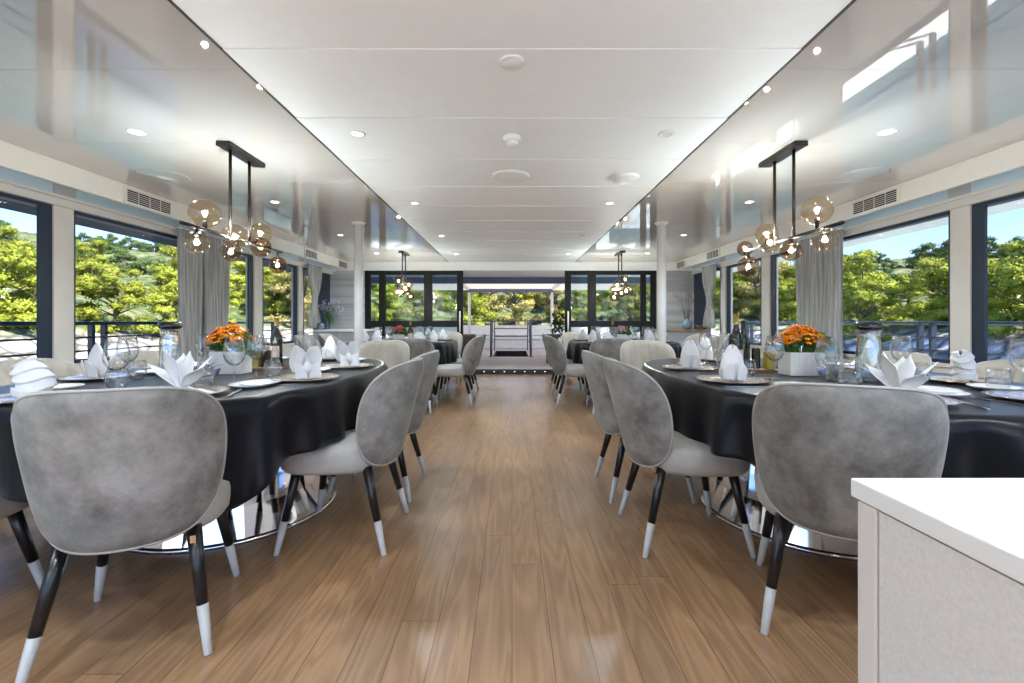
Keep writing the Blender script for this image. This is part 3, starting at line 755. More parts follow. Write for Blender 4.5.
def mk_nap_mitre():
    m = MB()
    def body(u, v):
        a = 2*PI*u; r = .050*(math.sin(PI*(.26+.70*v)))**.75*(1+.03*math.sin(2*a)); 
        if v > .97: r *= .25
        lip = .004*math.sin(14*v*PI)*0
        return (r*math.cos(a)*1.08, r*math.sin(a)*.62, .004+.155*v+.012*math.cos(a*2)*v*v)
    m.grid(body, 28, 18, wrap=True)
    for sx in (-1,1):
        def flap(u, v, sx=sx):
            a = -PI/2+sx*(.12+1.0*u); r = .054*(1+.12*v)
            return (r*math.cos(a)*1.05, r*math.sin(a)*.72-.004-.008*v, .004+.088*v*(1-.55*u**2))
        m.grid(flap, 8, 8)
    def wrapf(u, v):   # raised fold over the crown
        a = -PI*.15+PI*1.25*u; r = .053*(math.sin(PI*(.30+.66*v)))**.75
        return (r*math.cos(a)*1.10, r*math.sin(a)*.70, .008+.125*v*(.8+.2*math.sin(PI*u)))
    m.grid(wrapf, 14, 12)
    o = m.build('folded_napkin', 'linen'); solid(o, .002); return tag(o, 'x', 'napkin')
def mk_nap_shell():
    m = MB()
    def fn(u, v):
        a = 2*PI*u
        lay = v*4.2; fr_ = lay-math.floor(lay)
        prof = (math.sin(PI*(.20+.66*v)))**.6
        step = .010*(1-fr_)**1.5
        r = (.050*prof+step)*(1+.05*math.sin(3*a+lay*.9)+.025*math.sin(8*a+2*math.floor(lay)))
        if v > .96: r *= .3
        return (r*1.12*math.cos(a)+.012*math.sin(5*v), r*.66*math.sin(a), .003+.135*v+.008*math.sin(2*a+lay)+.010*math.cos(a)*v)
    m.grid(fn, 40, 42, wrap=True)
    def fold(u, v):
        a = -PI*.95+PI*.9*u; return (.062*math.cos(a)*(1-.1*v), .044*math.sin(a)-.004*v, .004+.034*v+.006*math.sin(7*u))
    m.grid(fold, 14, 5)
    o = m.build('folded_napkin', 'linen'); solid(o, .002); return tag(o, 'x', 'napkin')
def mk_nap_bow():
    m = MB()
    for sx in (-1,1):
        def up(u, v, sx=sx):
            a = (u-.5)*2.2; r = .030+.028*math.sin(PI*(.15+.8*v))
            return (sx*(.020+.017*v)+r*math.sin(a)*.9, -.012+r*math.cos(a)*.6-.01*v, .035+.125*v*(1-.22*(2*u-1)**2)+.006*math.sin(8*u+sx))
        m.grid(up, 12, 12)
        def low(u, v, sx=sx):
            x = sx*(.004+.055*u); return (x, -.035-.022*u*0-.02*v+.010*math.sin(PI*u), .062-.058*v+.010*u*(1-v)*2-.014*v*0)
        m.grid(low, 8, 8)
    m.lathe([(.001,.085),(.014,.075),(.02,.05),(.016,.03)], 12, c=(0,-.030,0))
    m.lathe([(.001,.003),(.045,.003),(.04,.02),(.02,.05)], 16)
    o = m.build('folded_napkin', 'linen'); solid(o, .002); return tag(o, 'x', 'napkin')
NAP = {'lily':(mk_nap_lily,'lily folded'),'mitre':(mk_nap_mitre,'upright mitre folded'),'shell':(mk_nap_shell,'ruffled shell folded'),'bow':(mk_nap_bow,'winged upright folded')}
ZT0 = .7545
def setting(T, px, py, fx, fy, place, nap, far=False, wg=(.20,.13), tb=(.22,.02), nrot=0, table_name='', small=None, sp=(.10,-.235)):
    """px,py charger centre; (fx,fy) looks from the diner to the table"""
    L_ = math.hypot(fx, fy); fx, fy = fx/L_, fy/L_; rx, ry = fy, -fx
    rz = math.atan2(-fx, fy)
    at = lambda f, r: (px+fx*f+rx*r, py+fy*f+ry*r, ZT0)
    w = '%s of the %s table' % (place, table_name)
    use('charger', mk_charger, (px, py, ZT0), 0, 'pearly charger plate with copper rim, %s' % w, 'charger plates on the tables')
    mk, nm = NAP[nap]
    use('nap_'+nap, mk, (px, py, ZT0+.006), rz+nrot, 'white %s napkin, %s' % (nm, w), 'white folded napkins on the plates')
    use('wine', mk_wine, at(*wg), rz, 'stemmed wine glass, %s' % w, 'wine glasses on the tables')
    use('tumbler', mk_tumbler, at(*tb), rz, 'stemless water tumbler, %s' % w, 'water tumblers on the tables')
    if far: return
    use('side', mk_side, at(*sp), 0, 'small white side plate, %s' % w, 'side plates on the tables')
    use('fork', mk_fork, at(-.01,-.185), rz+.05, 'steel fork, %s' % w, 'cutlery on the tables')
    use('knife', mk_knife, at(-.01,.185), rz, 'steel knife, %s' % w, 'cutlery on the tables')

def planter(x, y, label, petals='orange', s=1.0, rib=True, wide=.20, leafdir=1):
    t = thing('flower_planter', label, 'potted flowers', (x, y, ZT0))
    w, d, h = wide/2*s, .055*s, .122*s
    m = MB(); n = 12
    for face in (-1, 1):
        for k in range(n*2):
            xa = -w+2*w*k/(n*2); xb = -w+2*w*(k+1)/(n*2)
            if k % 2 == 0 and rib: m.box(xa, xb, face*d, face*(d+.003), .004, h-.006)
    m.box(-w, w, -d, d, 0, h)
    bevel(m.build('planter_box', 'porc', t), .0015)
    rnd = random.Random(int(x*100)+5); fm, lm, sm_ = MB(), MB(), MB()
    pts = []
    for k in range(int(210*s)+10):
        a = rnd.uniform(0, 2*PI); q = math.sqrt(rnd.random()); px = q*math.cos(a)*(w*1.45); py = q*math.sin(a)*.085*s
        pz = h+.050*s+.085*s*(1-q*q)+rnd.gauss(0,.007)
        nrm = Vector((px*5, py*6, 1)).normalized(); c = Vector((px, py, pz))
        t1 = nrm.cross(Vector((0,1,.1))).normalized(); t2 = nrm.cross(t1)
        R = .017*s
        for j in range(6):
            an = j*PI/3+k; d1 = t1*math.cos(an)+t2*math.sin(an); d2 = t1*math.cos(an+.5)+t2*math.sin(an+.5); d3 = t1*math.cos(an-.5)+t2*math.sin(an-.5)
            fm.add([c, c+d3*R*.7+nrm*.003, c+d1*R-nrm*.001, c+d2*R*.7+nrm*.003], [(0,1,2,3)], True)
        fm.ball(c+nrm*.002, .004*s, 4)
        if k % 4 == 0: sm_.tube([(px*.4,py*.4,h*.8),c], .002, 4)
    for k in range(46):
        a = rnd.uniform(0, 2*PI); q = rnd.uniform(.2,1); b0 = Vector((q*math.cos(a)*w*.8, q*math.sin(a)*.05, h+rnd.uniform(-.005,.05)*s))
        d_ = Vector((math.cos(a), math.sin(a)*.8, rnd.uniform(-.05,.5))).normalized()*rnd.uniform(.05,.085)*s
        if k < 5: d_ = Vector((leafdir*(.13-.015*k), rnd.uniform(-.04,.02), -.01+.018*k))*s; b0 = Vector((leafdir*w*.6, -.02, h+.01+.008*k))
        n_ = d_.cross(Vector((.2,1.2,.5)) if k < 5 else Vector((.1,.6,.8))).normalized()*d_.length*.42; up = Vector((0,0,1))*d_.length*.12
        lm.add([b0, b0+d_*.45+n_+up, b0+d_, b0+d_*.45-n_+up, b0+d_*.45], [(0,1,4),(1,2,4),(2,3,4),(3,0,4)], True)
    lm.build('leaves', 'leaf', t); fm.build('blossoms', petals, t); sm_.build('stems', 'leaf', t)
def wine_bottle(x, y, label, h=.31, r=.038, foil='foil', lab='label', rz=0):
    t = thing('wine_bottle', label, 'bottle', (x, y, ZT0), rz)
    k = h/.31
    MB().lathe([(.001,.0),(r*.95,0),(r,.006),(r,.165*k),(r*.93,.185*k),(r*.6,.210*k),(.0155,.235*k),(.014,.25*k),(.014,.305*k),(.0155,.306*k),(.0155,.31*k),(.001,.31*k)], 28).build('bottle_body', 'bottle', t)
    MB().lathe([(.0150,.235*k+.02),(.0150,.308*k),(.0162,.309*k),(.0162,.312*k),(.001,.312*k)], 20).build('foil_cap', foil, t)
    def lb(u, v): a = -PI/2+(u-.5)*1.9; rr = r+.0006; return (rr*math.cos(a), rr*math.sin(a), .045+.075*v)
    MB().grid(lb, 12, 4).build('bottle_label', lab, t)
def cruet(x, y, label, m, w=.022, h=.10, cap='steel'):
    t = thing('condiment_bottle', label, 'bottle', (x, y, ZT0+.012))
    bevel(MB().box(-w,w,-w,w,0,h).build('bottle_body', m, t), .005)
    MB().lathe([(w*.9,h),(w*.6,h+.018),(.009,h+.03),(.009,h+.045)], 16).build('neck', 'cup', t)
    MB().lathe([(.009,h+.035),(.012,h+.04),(.012,h+.055),(.004,h+.062),(.003,h+.08),(.001,h+.082)], 16).build('spout', cap, t)
def tray(x, y, label, w=.10, d=.06):
    t = thing('condiment_tray', label, 'tray', (x, y, ZT0))
    bevel(MB().box(-w,w,-d,d,0,.008).build('tray_base', 'tray', t), .002)
    MB().box(-w,w,-d,-d+.005,.008,.012).box(-w,w,d-.005,d,.008,.012).box(-w,-w+.005,-d,d,.008,.012).box(w-.005,w,-d,d,.008,.012).build('rim', 'copper', t)
def jug(x, y, label):
    t = thing('water_jug', label, 'jug', (x, y, ZT0))
    MB().lathe([(.001,.004),(.050,.004),(.056,.02),(.055,.09),(.049,.17),(.045,.21),(.045,.235),(.047,.25),(.0455,.25),(.0435,.235),(.0435,.21),(.047,.17),(.053,.09),(.054,.022),(.048,.008),(.001,.008)], 32).lathe([(.001,0),(.05,0),(.053,.006)], 32).build('glass_body', 'crystal', t)
    MB().lathe([(.001,.009),(.047,.009),(.0525,.022),(.0505,.09),(.042,.16),(.001,.16)], 32).build('water', 'cup', t)
    MB().lathe([(.001,.228),(.040,.228),(.043,.250),(.053,.252),(.055,.260),(.051,.282),(.001,.283)], 32).build('lid', 'bottle', t)
def crystal(x, y, label, rz=0):
    t = thing('crystal_bowl', label, 'bowl', (x, y, ZT0), rz)
    m = MB()
    for k in range(13):
        a = -1.15+2.3*k/12; L_ = .13-.02*abs(a)
        def rib(u, v, a=a, L_=L_):
            w = .010*(.5+.5*v); sx = math.sin(a)*L_*v; z = .01+.115*v*math.cos(a)*.9
            th = 2*PI*u; return (sx+w*math.cos(th), .012*math.sin(th)*(1-.3*v)+.02*v*(k % 2), z+.012*math.sin(PI*v))
        m.grid(rib, 6, 6, False, wrap=True)
    m.build('fan_rim', 'crystal', t)
    MB().lathe([(.001,0),(.05,0),(.075,.02),(.085,.05),(.080,.05),(.068,.022),(.04,.008),(.001,.008)], 14, smooth=False).build('cut_base', 'crystal', t)

def dress(tn, cx, cy, s, far=False, cfg=None):
    """place settings; s=+1 when the aisle lies towards +x"""
    for (ox, oy, fx, fy, place, nap, nr, wg, tb, sp) in cfg:
        setting(None, cx+s*ox, cy+oy, s*fx, fy, place, nap, far, wg=wg, tb=tb, nrot=nr, table_name=tn, sp=sp)
D1, D2, D3 = (.20,.13), (.20,.0), (.10,-.235)
cfgL = [(.555,-.33,-1,0,'nearer aisle setting','bow',-.9,(.30,.10),(.19,.05),(.12,-.19)),
        (.545,.26,-1,0,'farther aisle setting','bow',-.9,(.26,.05),(.20,-.06),D3),
        (.285,-.80,-.35,1,'near end aisle-side setting','lily',.4,(.23,.13),(.16,.03),(.16,.21)),
        (-.19,-.90,.1,1,'near end window-side setting','shell',.2,(.16,.17),(.23,.10),(.22,-.17)),
        (-.50,-.30,1,0,'nearest window side setting','mitre',1.2,(.22,.08),D2,D3),
        (-.50,.22,1,0,'middle window side setting','shell',1.2,(.22,.05),D2,D3),
        (-.42,.70,1,-.7,'farthest window side setting','mitre',1.6,(.20,.05),D2,D3),
        (.20,.86,-.1,-1,'far end setting','mitre',2.8,(.20,.10),D2,D3)]
cfgR = [(.575,-.34,-1,0,'nearer aisle setting','mitre',1.5,(.26,-.10),(.16,-.17),(.18,.20)),
        (.555,.22,-1,0,'farther aisle setting','mitre',1.3,(.22,-.03),D2,D3),
        (.22,-.86,-.35,1,'near end aisle-side setting','lily',-.3,(.20,-.17),(.20,-.09),(.20,.20)),
        (-.30,-.86,.1,1,'near end window-side setting','shell',-.2,(.18,.16),(.22,.10),(.22,-.20)),
        (-.50,-.36,1,0,'nearest window side setting','shell',-1.2,(.22,.08),D2,D3),
        (-.50,.20,1,0,'middle window side setting','mitre',-1.2,(.22,.05),D2,D3),
        (-.42,.70,1,-.7,'farthest window side setting','mitre',-1.6,(.20,.05),D2,D3),
        (.20,.86,-.1,-1,'far end setting','mitre',2.8,(.20,.10),D2,D3)]
LX, LY, RX, RY = -1.57, 2.57, 1.62, 2.50
table('long rounded dining table on chrome drum, front left', LX, LY, .75, 1.10, .13, seedv=1, clothlabel='black satin cloth draped over the front left table', side=1)
table('long rounded dining table on chrome drum, front right', RX, RY, .78, 1.13, .06, seedv=2, clothlabel='black satin cloth draped over the front right table', side=-1)
dress('front left', LX, LY, 1, False, cfgL); dress('front right', RX, RY, -1, False, cfgR)
# far tables
T2Y = 6.60
table('dining table near the far left glass doors', -1.55, T2Y, .72, .98, .1, seedv=3, clothlabel='black cloth over the far left table', side=1, r=.45)
table('dining table near the far right glass doors', 1.58, T2Y, .72, .98, .1, seedv=4, clothlabel='black cloth over the far right table', side=-1, r=.45)
cfgF = [(.50,-.52,-1,0,'nearer aisle setting','mitre',.8,(.22,.05),D2,D3),(.50,.32,-1,0,'farther aisle setting','mitre',1,(.22,.05),D2,D3),
        (.36,-.76,-.2,1,'near end aisle-side setting','shell',.3,(.20,.1),D2,D3),(-.18,-.78,.1,1,'near end middle setting','mitre',0,(.20,.1),D2,D3),
        (-.48,-.35,1,0,'nearer window side setting','shell',1.2,(.22,.05),D2,D3),(-.48,.3,1,0,'farther window side setting','mitre',1.2,(.22,.05),D2,D3),
        (.2,.74,0,-1,'far end aisle-side setting','mitre',2.8,(.20,.1),D2,D3),(-.3,.74,0,-1,'far end window-side setting','shell',2.8,(.20,.1),D2,D3)]
dress('far left', -1.55, T2Y, 1, True, cfgF); dress('far right', 1.58, T2Y, -1, True, cfgF)

# centre pieces
planter(LX+.02, LY-.06, 'white planter of bright orange flowers on the front left table', 'orange', 1.0, False, .17)
planter(RX-.07, RY-.06, 'ribbed white planter of orange flowers on the front right table', 'orange', 1.0, True, .18)
planter(-1.60, 6.45, 'small white pot of red flowers on the far left table', 'red', .85, False, .16)
planter(1.55, 6.45, 'small white pot of pink flowers on the far right table', 'pink', .85, False, .16)
jug(LX-.27, LY-.12, 'clear water jug with black lid on the front left table')
jug(RX+.06, RY-.36, 'clear water jug with black lid on the front right table')
crystal(LX+.02, LY-.30, 'cut crystal fan shaped bowl on the front left table')
crystal(RX-.02, RY-.26, 'cut crystal fan shaped bowl on the front right table')
tray(LX+.10, LY+.15, 'small wooden condiment tray on the front left table')
cruet(LX+.045, LY+.15, 'square bottle of yellow olive oil on the left tray', 'oil')
cruet(LX+.098, LY+.155, 'dark pepper jar between the oil and clear jar', 'pepper')
cruet(LX+.152, LY+.15, 'clear jar at the right end of the left tray', 'cup', .018)
wine_bottle(LX-.03, LY+.52, 'dark wine bottle with gold neck on the front left table')
tray(RX-.16, RY+.14, 'small wooden condiment tray on the front right table')
cruet(RX-.15, RY+.10, 'square bottle of yellow olive oil on the right tray', 'oil', .024)
cruet(RX-.205, RY+.14, 'dark balsamic bottle on the right tray beside the oil', 'bottle', .018, .12, 'steel')
wine_bottle(RX-.29, RY+.20, 'green wine bottle with gold neck on the front right table', .33)
wine_bottle(RX-.20, RY+.29, 'black wine bottle behind the green one, front right table', .29, .036, 'labeldk', 'labeldk')
wine_bottle(-1.42, 6.36, 'wine bottle beside the red flowers on the far left table', .29)
wine_bottle(1.42, 6.42, 'wine bottle beside the pink flowers on the far right table', .29)

# chairs
chair(-1.25, 1.565, 22, 'grey velvet chair nearest the camera at the front left table, back to camera')
chair(-2.00, 1.50, 0, 'chair at far left frame edge, only its seat and leg showing')
chair(-.815, 2.25, 90, 'nearer of two aisle side chairs at the front left table')
chair(-.83, 2.84, 90, 'farther of two aisle side chairs at the front left table')
chair(-1.22, 4.10, 180, 'beige fronted chair at the far end of the front left table')
chair(-2.57, 2.08, -90, 'nearest window side chair at the front left table').scale.z = .95
chair(-2.60, 2.72, -90, 'middle window side chair at the front left table').scale.z = .95
chair(-2.55, 3.36, -112, 'farthest window side chair at the front left table').scale.z = .95
chair(1.15, 1.63, -27, 'grey velvet chair nearest the camera at the front right table, by the counter')
chair(2.02, 1.42, 0, 'chair at right frame edge behind the white counter')
chair(.83, 2.23, -90, 'nearer of two aisle side chairs at the front right table')
chair(.81, 2.83, -90, 'farther of two aisle side chairs at the front right table')
chair(1.27, 4.08, 180, 'beige fronted chair at the far end of the front right table')
chair(2.63, 2.00, 90, 'nearest window side chair at the front right table').scale.z = .95
chair(2.65, 2.62, 90, 'middle window side chair at the front right table').scale.z = .95
chair(2.60, 3.28, 112, 'farthest window side chair at the front right table').scale.z = .95
for s, nm in ((-1,'left'),(1,'right')):
    o = .0 if s < 0 else .06
    chair(s*(.74+o), 5.84, -s*90, 'nearer aisle side chair at the far %s table' % nm)
    chair(s*(.76+o), 6.75, -s*90, 'farther aisle side chair at the far %s table' % nm)
    chair(s*1.14, 5.36, 0, 'chair with its back to camera at near end of the far %s table' % nm)
    chair(s*1.12, 7.78, 180, 'chair at the far end of the far %s table, facing the camera' % nm)
    chair(s*2.52, 6.10, s*90, 'nearer window side chair at the far %s table' % nm)
    chair(s*2.52, 6.85, s*90, 'farther window side chair at the far %s table' % nm)

# counter at lower right
t = thing('sideboard', 'white topped greige sideboard in the lower right corner', 'sideboard', (.607, .817, 0))
bevel(MB().box(.0, 1.5, -1.3, .0, .727, .760).build('worktop', 'whitegl', t), .003)
MB().box(.008, 1.48, -1.28, -.055, 0.06, .722).build('side_panel', 'counter', t)
bevel(MB().box(.004, .05, -.052, -.012, 0, .724).build('corner_post', 'countere', t), .002)
MB().box(.03, 1.45, -.05, -.02, .05, .724).box(.03, 1.45, -1.25, -.1, 0, .06).build('back_panel', 'countere', t)
MB().box(.70, 1.40, -.42, -.04, .7601, .765).build('glass_mat', 'whitegl', t)

# ------------------------------------------------------------------ aft deck (beyond the glass)
mb = MB()
dz = .09; hx0, hx1, hy0, hy1 = -.52, .46, 12.3, 14.8
mb.box(-3.4, hx0, YF+.12, 16.8, -.1, dz).box(hx1, 3.4, YF+.12, 16.8, -.1, dz).box(hx0, hx1, YF+.12, hy0, -.1, dz).box(hx0, hx1, hy1, 16.8, -.1, dz)
tag(mb.build('aft_deck', 'carpet'), 'carpeted aft deck beyond the far glass doors', 'deck', None, 'structure')
tag(MB().box(hx0, hx1, hy0, hy1, -.25, -.22).box(hx0, hx0+.01, hy0, hy1, -.22, dz-.01).box(hx1-.01, hx1, hy0, hy1, -.22, dz-.01).box(hx0, hx1, hy1-.01, hy1, -.22, dz-.01).build('stairwell', 'dark'), 'dark stair opening in the aft deck', 'stairs', None, 'structure')
for s, x in ((-1, hx0-.05), (1, hx1+.05)):
    t = thing('stair_railing', 'steel handrail on the %s side of the aft deck stair opening' % ('left' if s < 0 else 'right'), 'railing', (x, 12.2, dz))
    for yy in (0, .35): MB().tube([(0,yy,0),(-s*.03*(yy > 0),yy,.98)], .022, 8).build('post', 'rsteel', t)
    for z in (.98,.66,.34): MB().tube([(0,0,z),(0,2.5,z)], .020 if z > .9 else .013, 8).build('rail', 'rsteel', t)
    MB().lathe([(.001,0),(.06,0),(.06,.012),(.001,.014)], 16).build('flange', 'rsteel', t)
t = thing('stair_barrier', 'steel rail barrier across the far side of the stair opening', 'railing', (0, 14.85, dz))
for z in (.98,.72,.46): MB().tube([(hx0-.05,0,z),(hx1+.05,0,z)], .016, 8).build('rail', 'rsteel', t)
for x in (hx0-.05, hx1+.05): MB().tube([(x,0,0),(x,0,.98)], .02, 8).build('post', 'rsteel', t)
t = thing('deck_bench', 'long white bench across the end of the aft deck', 'bench', (0, 16.2, dz))
bevel(MB().box(-2.9,2.9,-.25,.45,0,.30).build('bench_base', 'paintw', t), .02)
bevel(MB().box(-2.9,2.9,-.28,.40,.31,.42).build('seat', 'paintw', t), .03)
bevel(MB().box(-2.9,2.9,.34,.50,.44,.80).build('backrest', 'paintw', t), .03)
tag(MB().box(-3.6,3.6,16.85,16.95,-.6,.86).box(-3.6,3.6,16.8,17.0,.86,.90).build('aft_bulwark', 'paintw'), 'white bulwark behind the deck bench', 'bulwark', None, 'structure')
t = thing('aft_railing', 'thin dark railing on top of the white aft bulwark', 'railing', (0, 16.9, .9))
MB().tube([(-3.5,0,.16),(3.5,0,.16)], .018, 6).build('rail', 'rail', t)
for k in range(15): MB().tube([(-3.5+k*.5,0,0),(-3.5+k*.5,0,.16)], .012, 6).build('post', 'rail', t)
# aft roof, beams, canopy
tag(MB().box(-3.7,3.7,YF+.12,11.7,2.18,2.26).build('aft_deckhead', 'soffitw'), 'white deckhead over the aft deck', 'deckhead', None, 'structure')
o = tag(MB().box(-3.7,3.7,11.7,11.85,2.02,2.22).build('awning_beam', 'beam'), 'wide slate blue beam at the edge of the aft deckhead', 'beam')
t = thing('deck_awning', 'canvas awning on white posts over the end of the aft deck', 'awning')
MB().box(-1.55,1.45,15.9,16.05,2.06,2.18).build('front_beam', 'beam', t)
MB().box(-3.65,3.65,11.86,17.4,2.24,2.26).build('canvas', 'canvas', t)  # canvas widened past its posts to keep the aft deck in shade
MB().box(-1.58,-1.50,11.86,16.0,2.14,2.24).build('side_beam', 'paintw', t); MB().box(1.40,1.48,11.86,16.0,2.14,2.24).build('side_beam', 'paintw', t)
for x in (-1.50, 1.40): MB().tube([(x,15.95,dz),(x,15.95,2.1)], .05, 10).build('post', 'paintw', t)
for k, (px_, ttl) in enumerate(((467.5,'left'),(552,'right'))):
    x = (px_-512)/F*10.4
    t = thing('deck_planter', 'brown wooden planter stand just outside the far %s door' % ttl, 'planter', (x, 10.4, dz))
    MB().prism([(-.13,-.13),(.13,-.13),(.13,.13),(-.13,.13)], 0, .58).build('box', 'wood', t)
    bevel(MB().box(-.19,.19,-.17,.17,.58,.66).build('rim', 'wood', t), .01)
    if k == 1:
        m = MB(); rr = random.Random(9)
        for j in range(130):
            a = rr.uniform(0,2*PI); q = rr.random()**.5*.17; c = Vector((.12+q*math.cos(a), q*math.sin(a), .68+rr.random()*.40)); d_ = Vector((rr.gauss(0,1),rr.gauss(0,1),rr.gauss(.4,1))).normalized()*.11
            n_ = d_.cross(Vector((.3,.2,1))).normalized()*.035; m.add([c, c+d_*.5+n_, c+d_, c+d_*.5-n_], [(0,1,2,3)])
        m.build('foliage', 'bush', t)

# side decks with overhang and railing
for s, nm in ((-1,'left'),(1,'right')):
    tag(MB().box(s*3.76, s*5.25, YB, 17, -.25, -.1).build('side_deck', 'deck'), 'walkway deck outside the %s windows' % nm, 'deck', None, 'structure')
    tag(MB().box(s*3.76, s*5.18, YB, 12.5, 2.19, 2.40).build('deck_overhang', 'shade_navy' if s < 0 else 'soffitw'), '%s overhang above the %s windows' % ('shade-painted dark blue' if s < 0 else 'white', nm), 'overhang', None, 'structure')
    t = thing('deck_railing', 'dark metal railing outside the %s windows' % nm, 'railing', (s*5.08, 0, -.1))
    for z, r in ((1.118,.022),(.95,.011),(.79,.011),(.63,.011),(.47,.011),(.31,.011)):
        MB().tube([(0,YB,z),(0,16.8,z)], r, 8).build('rail', 'rail', t)
    for y in (1.45,3.50,5.58,7.66,9.74,11.8,13.9):
        for e in (-.085,.085): MB().box(-.03,.03,y+e-.02,y+e+.02,0,1.11).build('post', 'rail', t)
tag(MB().box(-5.25,5.25,-11,YB,-.25,-.05).build('bounce_deck', 'deck'), 'added unseen pale deck behind the camera, bouncing sunlight inside', 'deck', None, 'structure')  # bounce surface added out of view to throw sunlight onto the ceiling
tag(MB().box(-5.25,5.25,-11,17.1,-2.4,-.26).build('hull', 'paintw'), 'white hull of the yacht below the decks', 'hull', None, 'structure')

# ------------------------------------------------------------------ land, sea, trees
def sd(x, y):
    dx = abs(x)-14.5; dy = y-33
    if dx > 0 and dy > 0: return math.hypot(dx, dy)
    return max(dx, dy)
def hgt(x, y):
    s = sd(x, y)+2.2*noise.noise(Vector((x*.08, y*.08, 3)))
    if s < 0: z = -3+max(-1.5, s*.2)
    elif s < 9: z = -3+3.9*(s/9)**.9
    else: z = .9+(s-9)*(.215 if x < 0 else .17)
    if s > 75: z = .9+66*(.215 if x < 0 else .17)-(s-75)*.08
    rough = noise.fractal(Vector((x*.5, y*.5, 0)), 1, 2, 5)
    z += rough*(.38 if 0 < s < 10 else .35 if s > 10 else .1)+(.16*noise.noise(Vector((x*1.9,y*1.9,1))) if s < 12 else 0)
    if s > 10: z += 1.5*noise.noise(Vector((x*.05, y*.05, 9)))
    return z
m = MB()
def terr(u, v):
    x = (u-.5)*2; x = math.copysign(abs(x)**1.45, x)*120; y = -45+v**1.15*190; return (x, y, hgt(x, y))
m.grid(terr, 260, 230)
tag(m.build('hillside', 'terrain'), 'pale rocky shore rising to scrub covered hills', 'hillside', None, 'structure')
tag(MB().box(-200,200,-120,160,-3.4,-2.5).build('sea', 'sea'), 'calm sea around the yacht', 'sea', None, 'structure')

def tree_proto(seed, h, w, m, lumps=46, kind='pine_tree'):
    r = random.Random(seed); t = thing(kind, 'x', 'tree')
    crown = MB(); tr = MB()
    tr.tube([(0,0,-.6),(r.uniform(-.2,.2),0,h*.3),(r.uniform(-.4,.4),r.uniform(-.3,.3),h*.7)], [.22,.17,.06], 8)
    for k in range(lumps):
        z = h*(.03+.93*r.random()**1.15); q = z/h
        rad = w*.5*(1-((q-.28)/.74)**2)**.5 if abs(q-.28) < .74 else .2
        a = r.uniform(0, 2*PI); rr = rad*math.sqrt(r.random())*.9
        c = Vector((rr*math.cos(a), rr*math.sin(a), z)); R = r.uniform(.45,.85)*w/5
        if k % 3 == 0: tr.tube([(0,0,z*.6), c], [.07,.03], 5)
        # core
        n = 6
        def cf(u, v, c=c, R=R):
            th = 2*PI*u; ph_ = PI*v; d = Vector((math.sin(ph_)*math.cos(th), math.sin(ph_)*math.sin(th), -math.cos(ph_)*.55))
            return tuple(c+d*R*(.62+.30*noise.noise((c+d)*2.3)))
        crown.grid(cf, 10, n, True, wrap=True)
        for j in range(int(190*R/.65)):
            d = Vector((r.gauss(0,1), r.gauss(0,1), r.gauss(.15,1))).normalized(); p = c+Vector((d.x, d.y, d.z*.6))*R*r.uniform(.62,1.12)
            L_ = r.uniform(.07,.17); e1 = Vector((r.gauss(0,1),r.gauss(0,1),r.gauss(.5,.8))).normalized()*L_; e2 = e1.cross(d).normalized()*L_*.45
            crown.add([p-e1*.3, p+e2, p+e1, p-e2], [(0,1,2,3)])
    crown.build('crown', m, t); tr.build('trunk', 'bark', t)
    return t
protos = [tree_proto(1, 5.6, 5.4, 'pine'), tree_proto(2, 5.0, 5.8, 'pine', 48), tree_proto(3, 6.4, 5.2, 'pine', 48)]
pb = [tree_proto(11, 2.4, 4.0, 'bush', 26, 'olive_tree')]
pd = [tree_proto(21, 5.6, 5.6, 'dryt', 34, 'autumn_tree'), tree_proto(22, 5.0, 6.0, 'pine', 34, 'broad_tree')]
usedp = set(); rt = random.Random(42); cnt = {}
def put(p, x, y, label, group, sc=1.0):
    z = hgt(x, y)-.25
    if p.name not in usedp:
        usedp.add(p.name); o = p; o.location = (x,y,z); o.rotation_euler = (0,0,rt.uniform(0,6))
    else:
        o = dup(p, (x,y,z), rt.uniform(0,6))
    o['label'] = label; o['group'] = group; o.scale = (sc, sc, sc*rt.uniform(.92,1.08))
for s, nm in ((-1,'left'),(1,'right')):
    y = 6
    while y < 74:
        x = s*(22.6+rt.uniform(-.6,1.8)); gap = (s < 0 and 36.5 < y < 41) or (s > 0 and 31.5 < y < 35)
        if not gap:
            put(protos[rt.randrange(3)], x, y, 'bright green pine in the front row on the rocky shore outside the %s windows' % nm, 'front row shore pines, %s side' % nm, rt.uniform(.62,.80) if s < 0 else rt.uniform(.66,.88))
        y += rt.uniform(2.5, 3.4)
    for k in range(17 if s > 0 else 9):
        x = s*(30+rt.uniform(0,5)); y = 14+k*(3.9 if s > 0 else 7.5)+rt.uniform(-1,1)
        put(protos[rt.randrange(3)], x, y, 'green pine standing behind the front row, %s hillside' % nm, 'second row pines, %s side' % nm, rt.uniform(.5,.75))
    for k in range(60):
        q = rt.random(); x = s*(34+q*54); y = rt.uniform(12, 40+q*110)
        put(pb[0], x, y, 'dark green bush scattered on the upper %s hillside' % nm, 'hill bushes, %s side' % nm, rt.uniform(.7,1.5))
for k in range(17):
    x = -30+k*3.7+rt.uniform(-.8,.8); y = 41+rt.uniform(-1,3)
    p = pd[0] if k in (3,6,8,9,11,14) else pd[1]
    put(p, x, y, ('brownish tree on the shore behind the aft deck' if p is pd[0] else 'yellow green tree on the shore behind the aft deck'), 'shore trees behind the aft deck', rt.uniform(.85,1.1))
for k in range(14):
    x = -34+k*5.2+rt.uniform(-1,1); put(pd[k % 2], x, 50+rt.uniform(-1,3), 'taller tree on the slope behind the aft shore trees', 'upper trees behind the aft deck', rt.uniform(1.0,1.3))

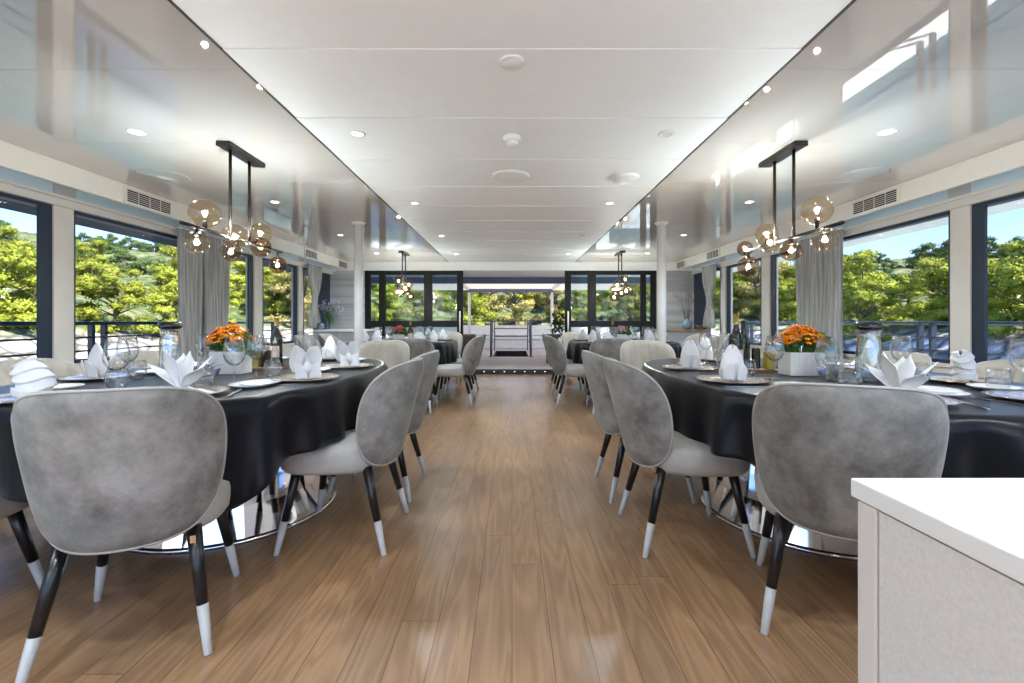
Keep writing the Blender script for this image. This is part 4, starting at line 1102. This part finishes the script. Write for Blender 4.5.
# ------------------------------------------------------------------ light
w = bpy.data.worlds.new('sky'); scn.world = w; w.use_nodes = True; nt = w.node_tree
bg = nt.nodes['Background']; sky = nt.nodes.new('ShaderNodeTexSky')
sky.sky_type = 'NISHITA'; sky.sun_disc = False; sky.sun_elevation = math.radians(46); sky.sun_rotation = math.radians(135); sky.altitude = 0
sky.air_density = 1.0; sky.dust_density = .1; sky.ozone_density = 1.5
tint = nt.nodes.new('ShaderNodeMix'); tint.data_type = 'RGBA'; tint.blend_type = 'MULTIPLY'; tint.inputs['Factor'].default_value = 1
tint.inputs['B'].default_value = (.60,.71,1.0,1)
nt.links.new(sky.outputs[0], tint.inputs['A']); nt.links.new(tint.outputs['Result'], bg.inputs['Color']); bg.inputs['Strength'].default_value = .175
l = bpy.data.lights.new('sun', 'SUN'); l.energy = 6.6; l.angle = math.radians(.6); l.color = (1,.95,.86)
so = bpy.data.objects.new('sun', l); COL.objects.link(so)
el, az = math.radians(46), math.radians(-38)     # from the right and behind the camera
dirv = Vector((math.cos(el)*math.cos(az), math.cos(el)*math.sin(az), math.sin(el)))
so.rotation_euler = dirv.to_track_quat('Z', 'Y').to_euler()

# ------------------------------------------------------------------ camera
cd = bpy.data.cameras.new('camera'); cam = bpy.data.objects.new('camera', cd); COL.objects.link(cam)
cam.location = (0, 0, H); cam.rotation_euler = (PI/2, 0, 0)
cd.sensor_fit = 'HORIZONTAL'; cd.sensor_width = 36; cd.lens = F/1024*36; cd.shift_y = -20/1024; cd.clip_start = .03; cd.clip_end = 500
scn.camera = cam
scn.view_settings.view_transform = 'Standard'; scn.view_settings.look = 'None'; scn.view_settings.gamma = 1
scn.view_settings.use_curve_mapping = False; scn.view_settings.exposure = 1.2
cy = scn.cycles
cy.max_bounces = 12; cy.diffuse_bounces = 6; cy.glossy_bounces = 6; cy.transparent_max_bounces = 24; cy.transmission_bounces = 6
cy.sample_clamp_indirect = 4; cy.caustics_reflective = False; cy.caustics_refractive = False
cy.use_denoising = True
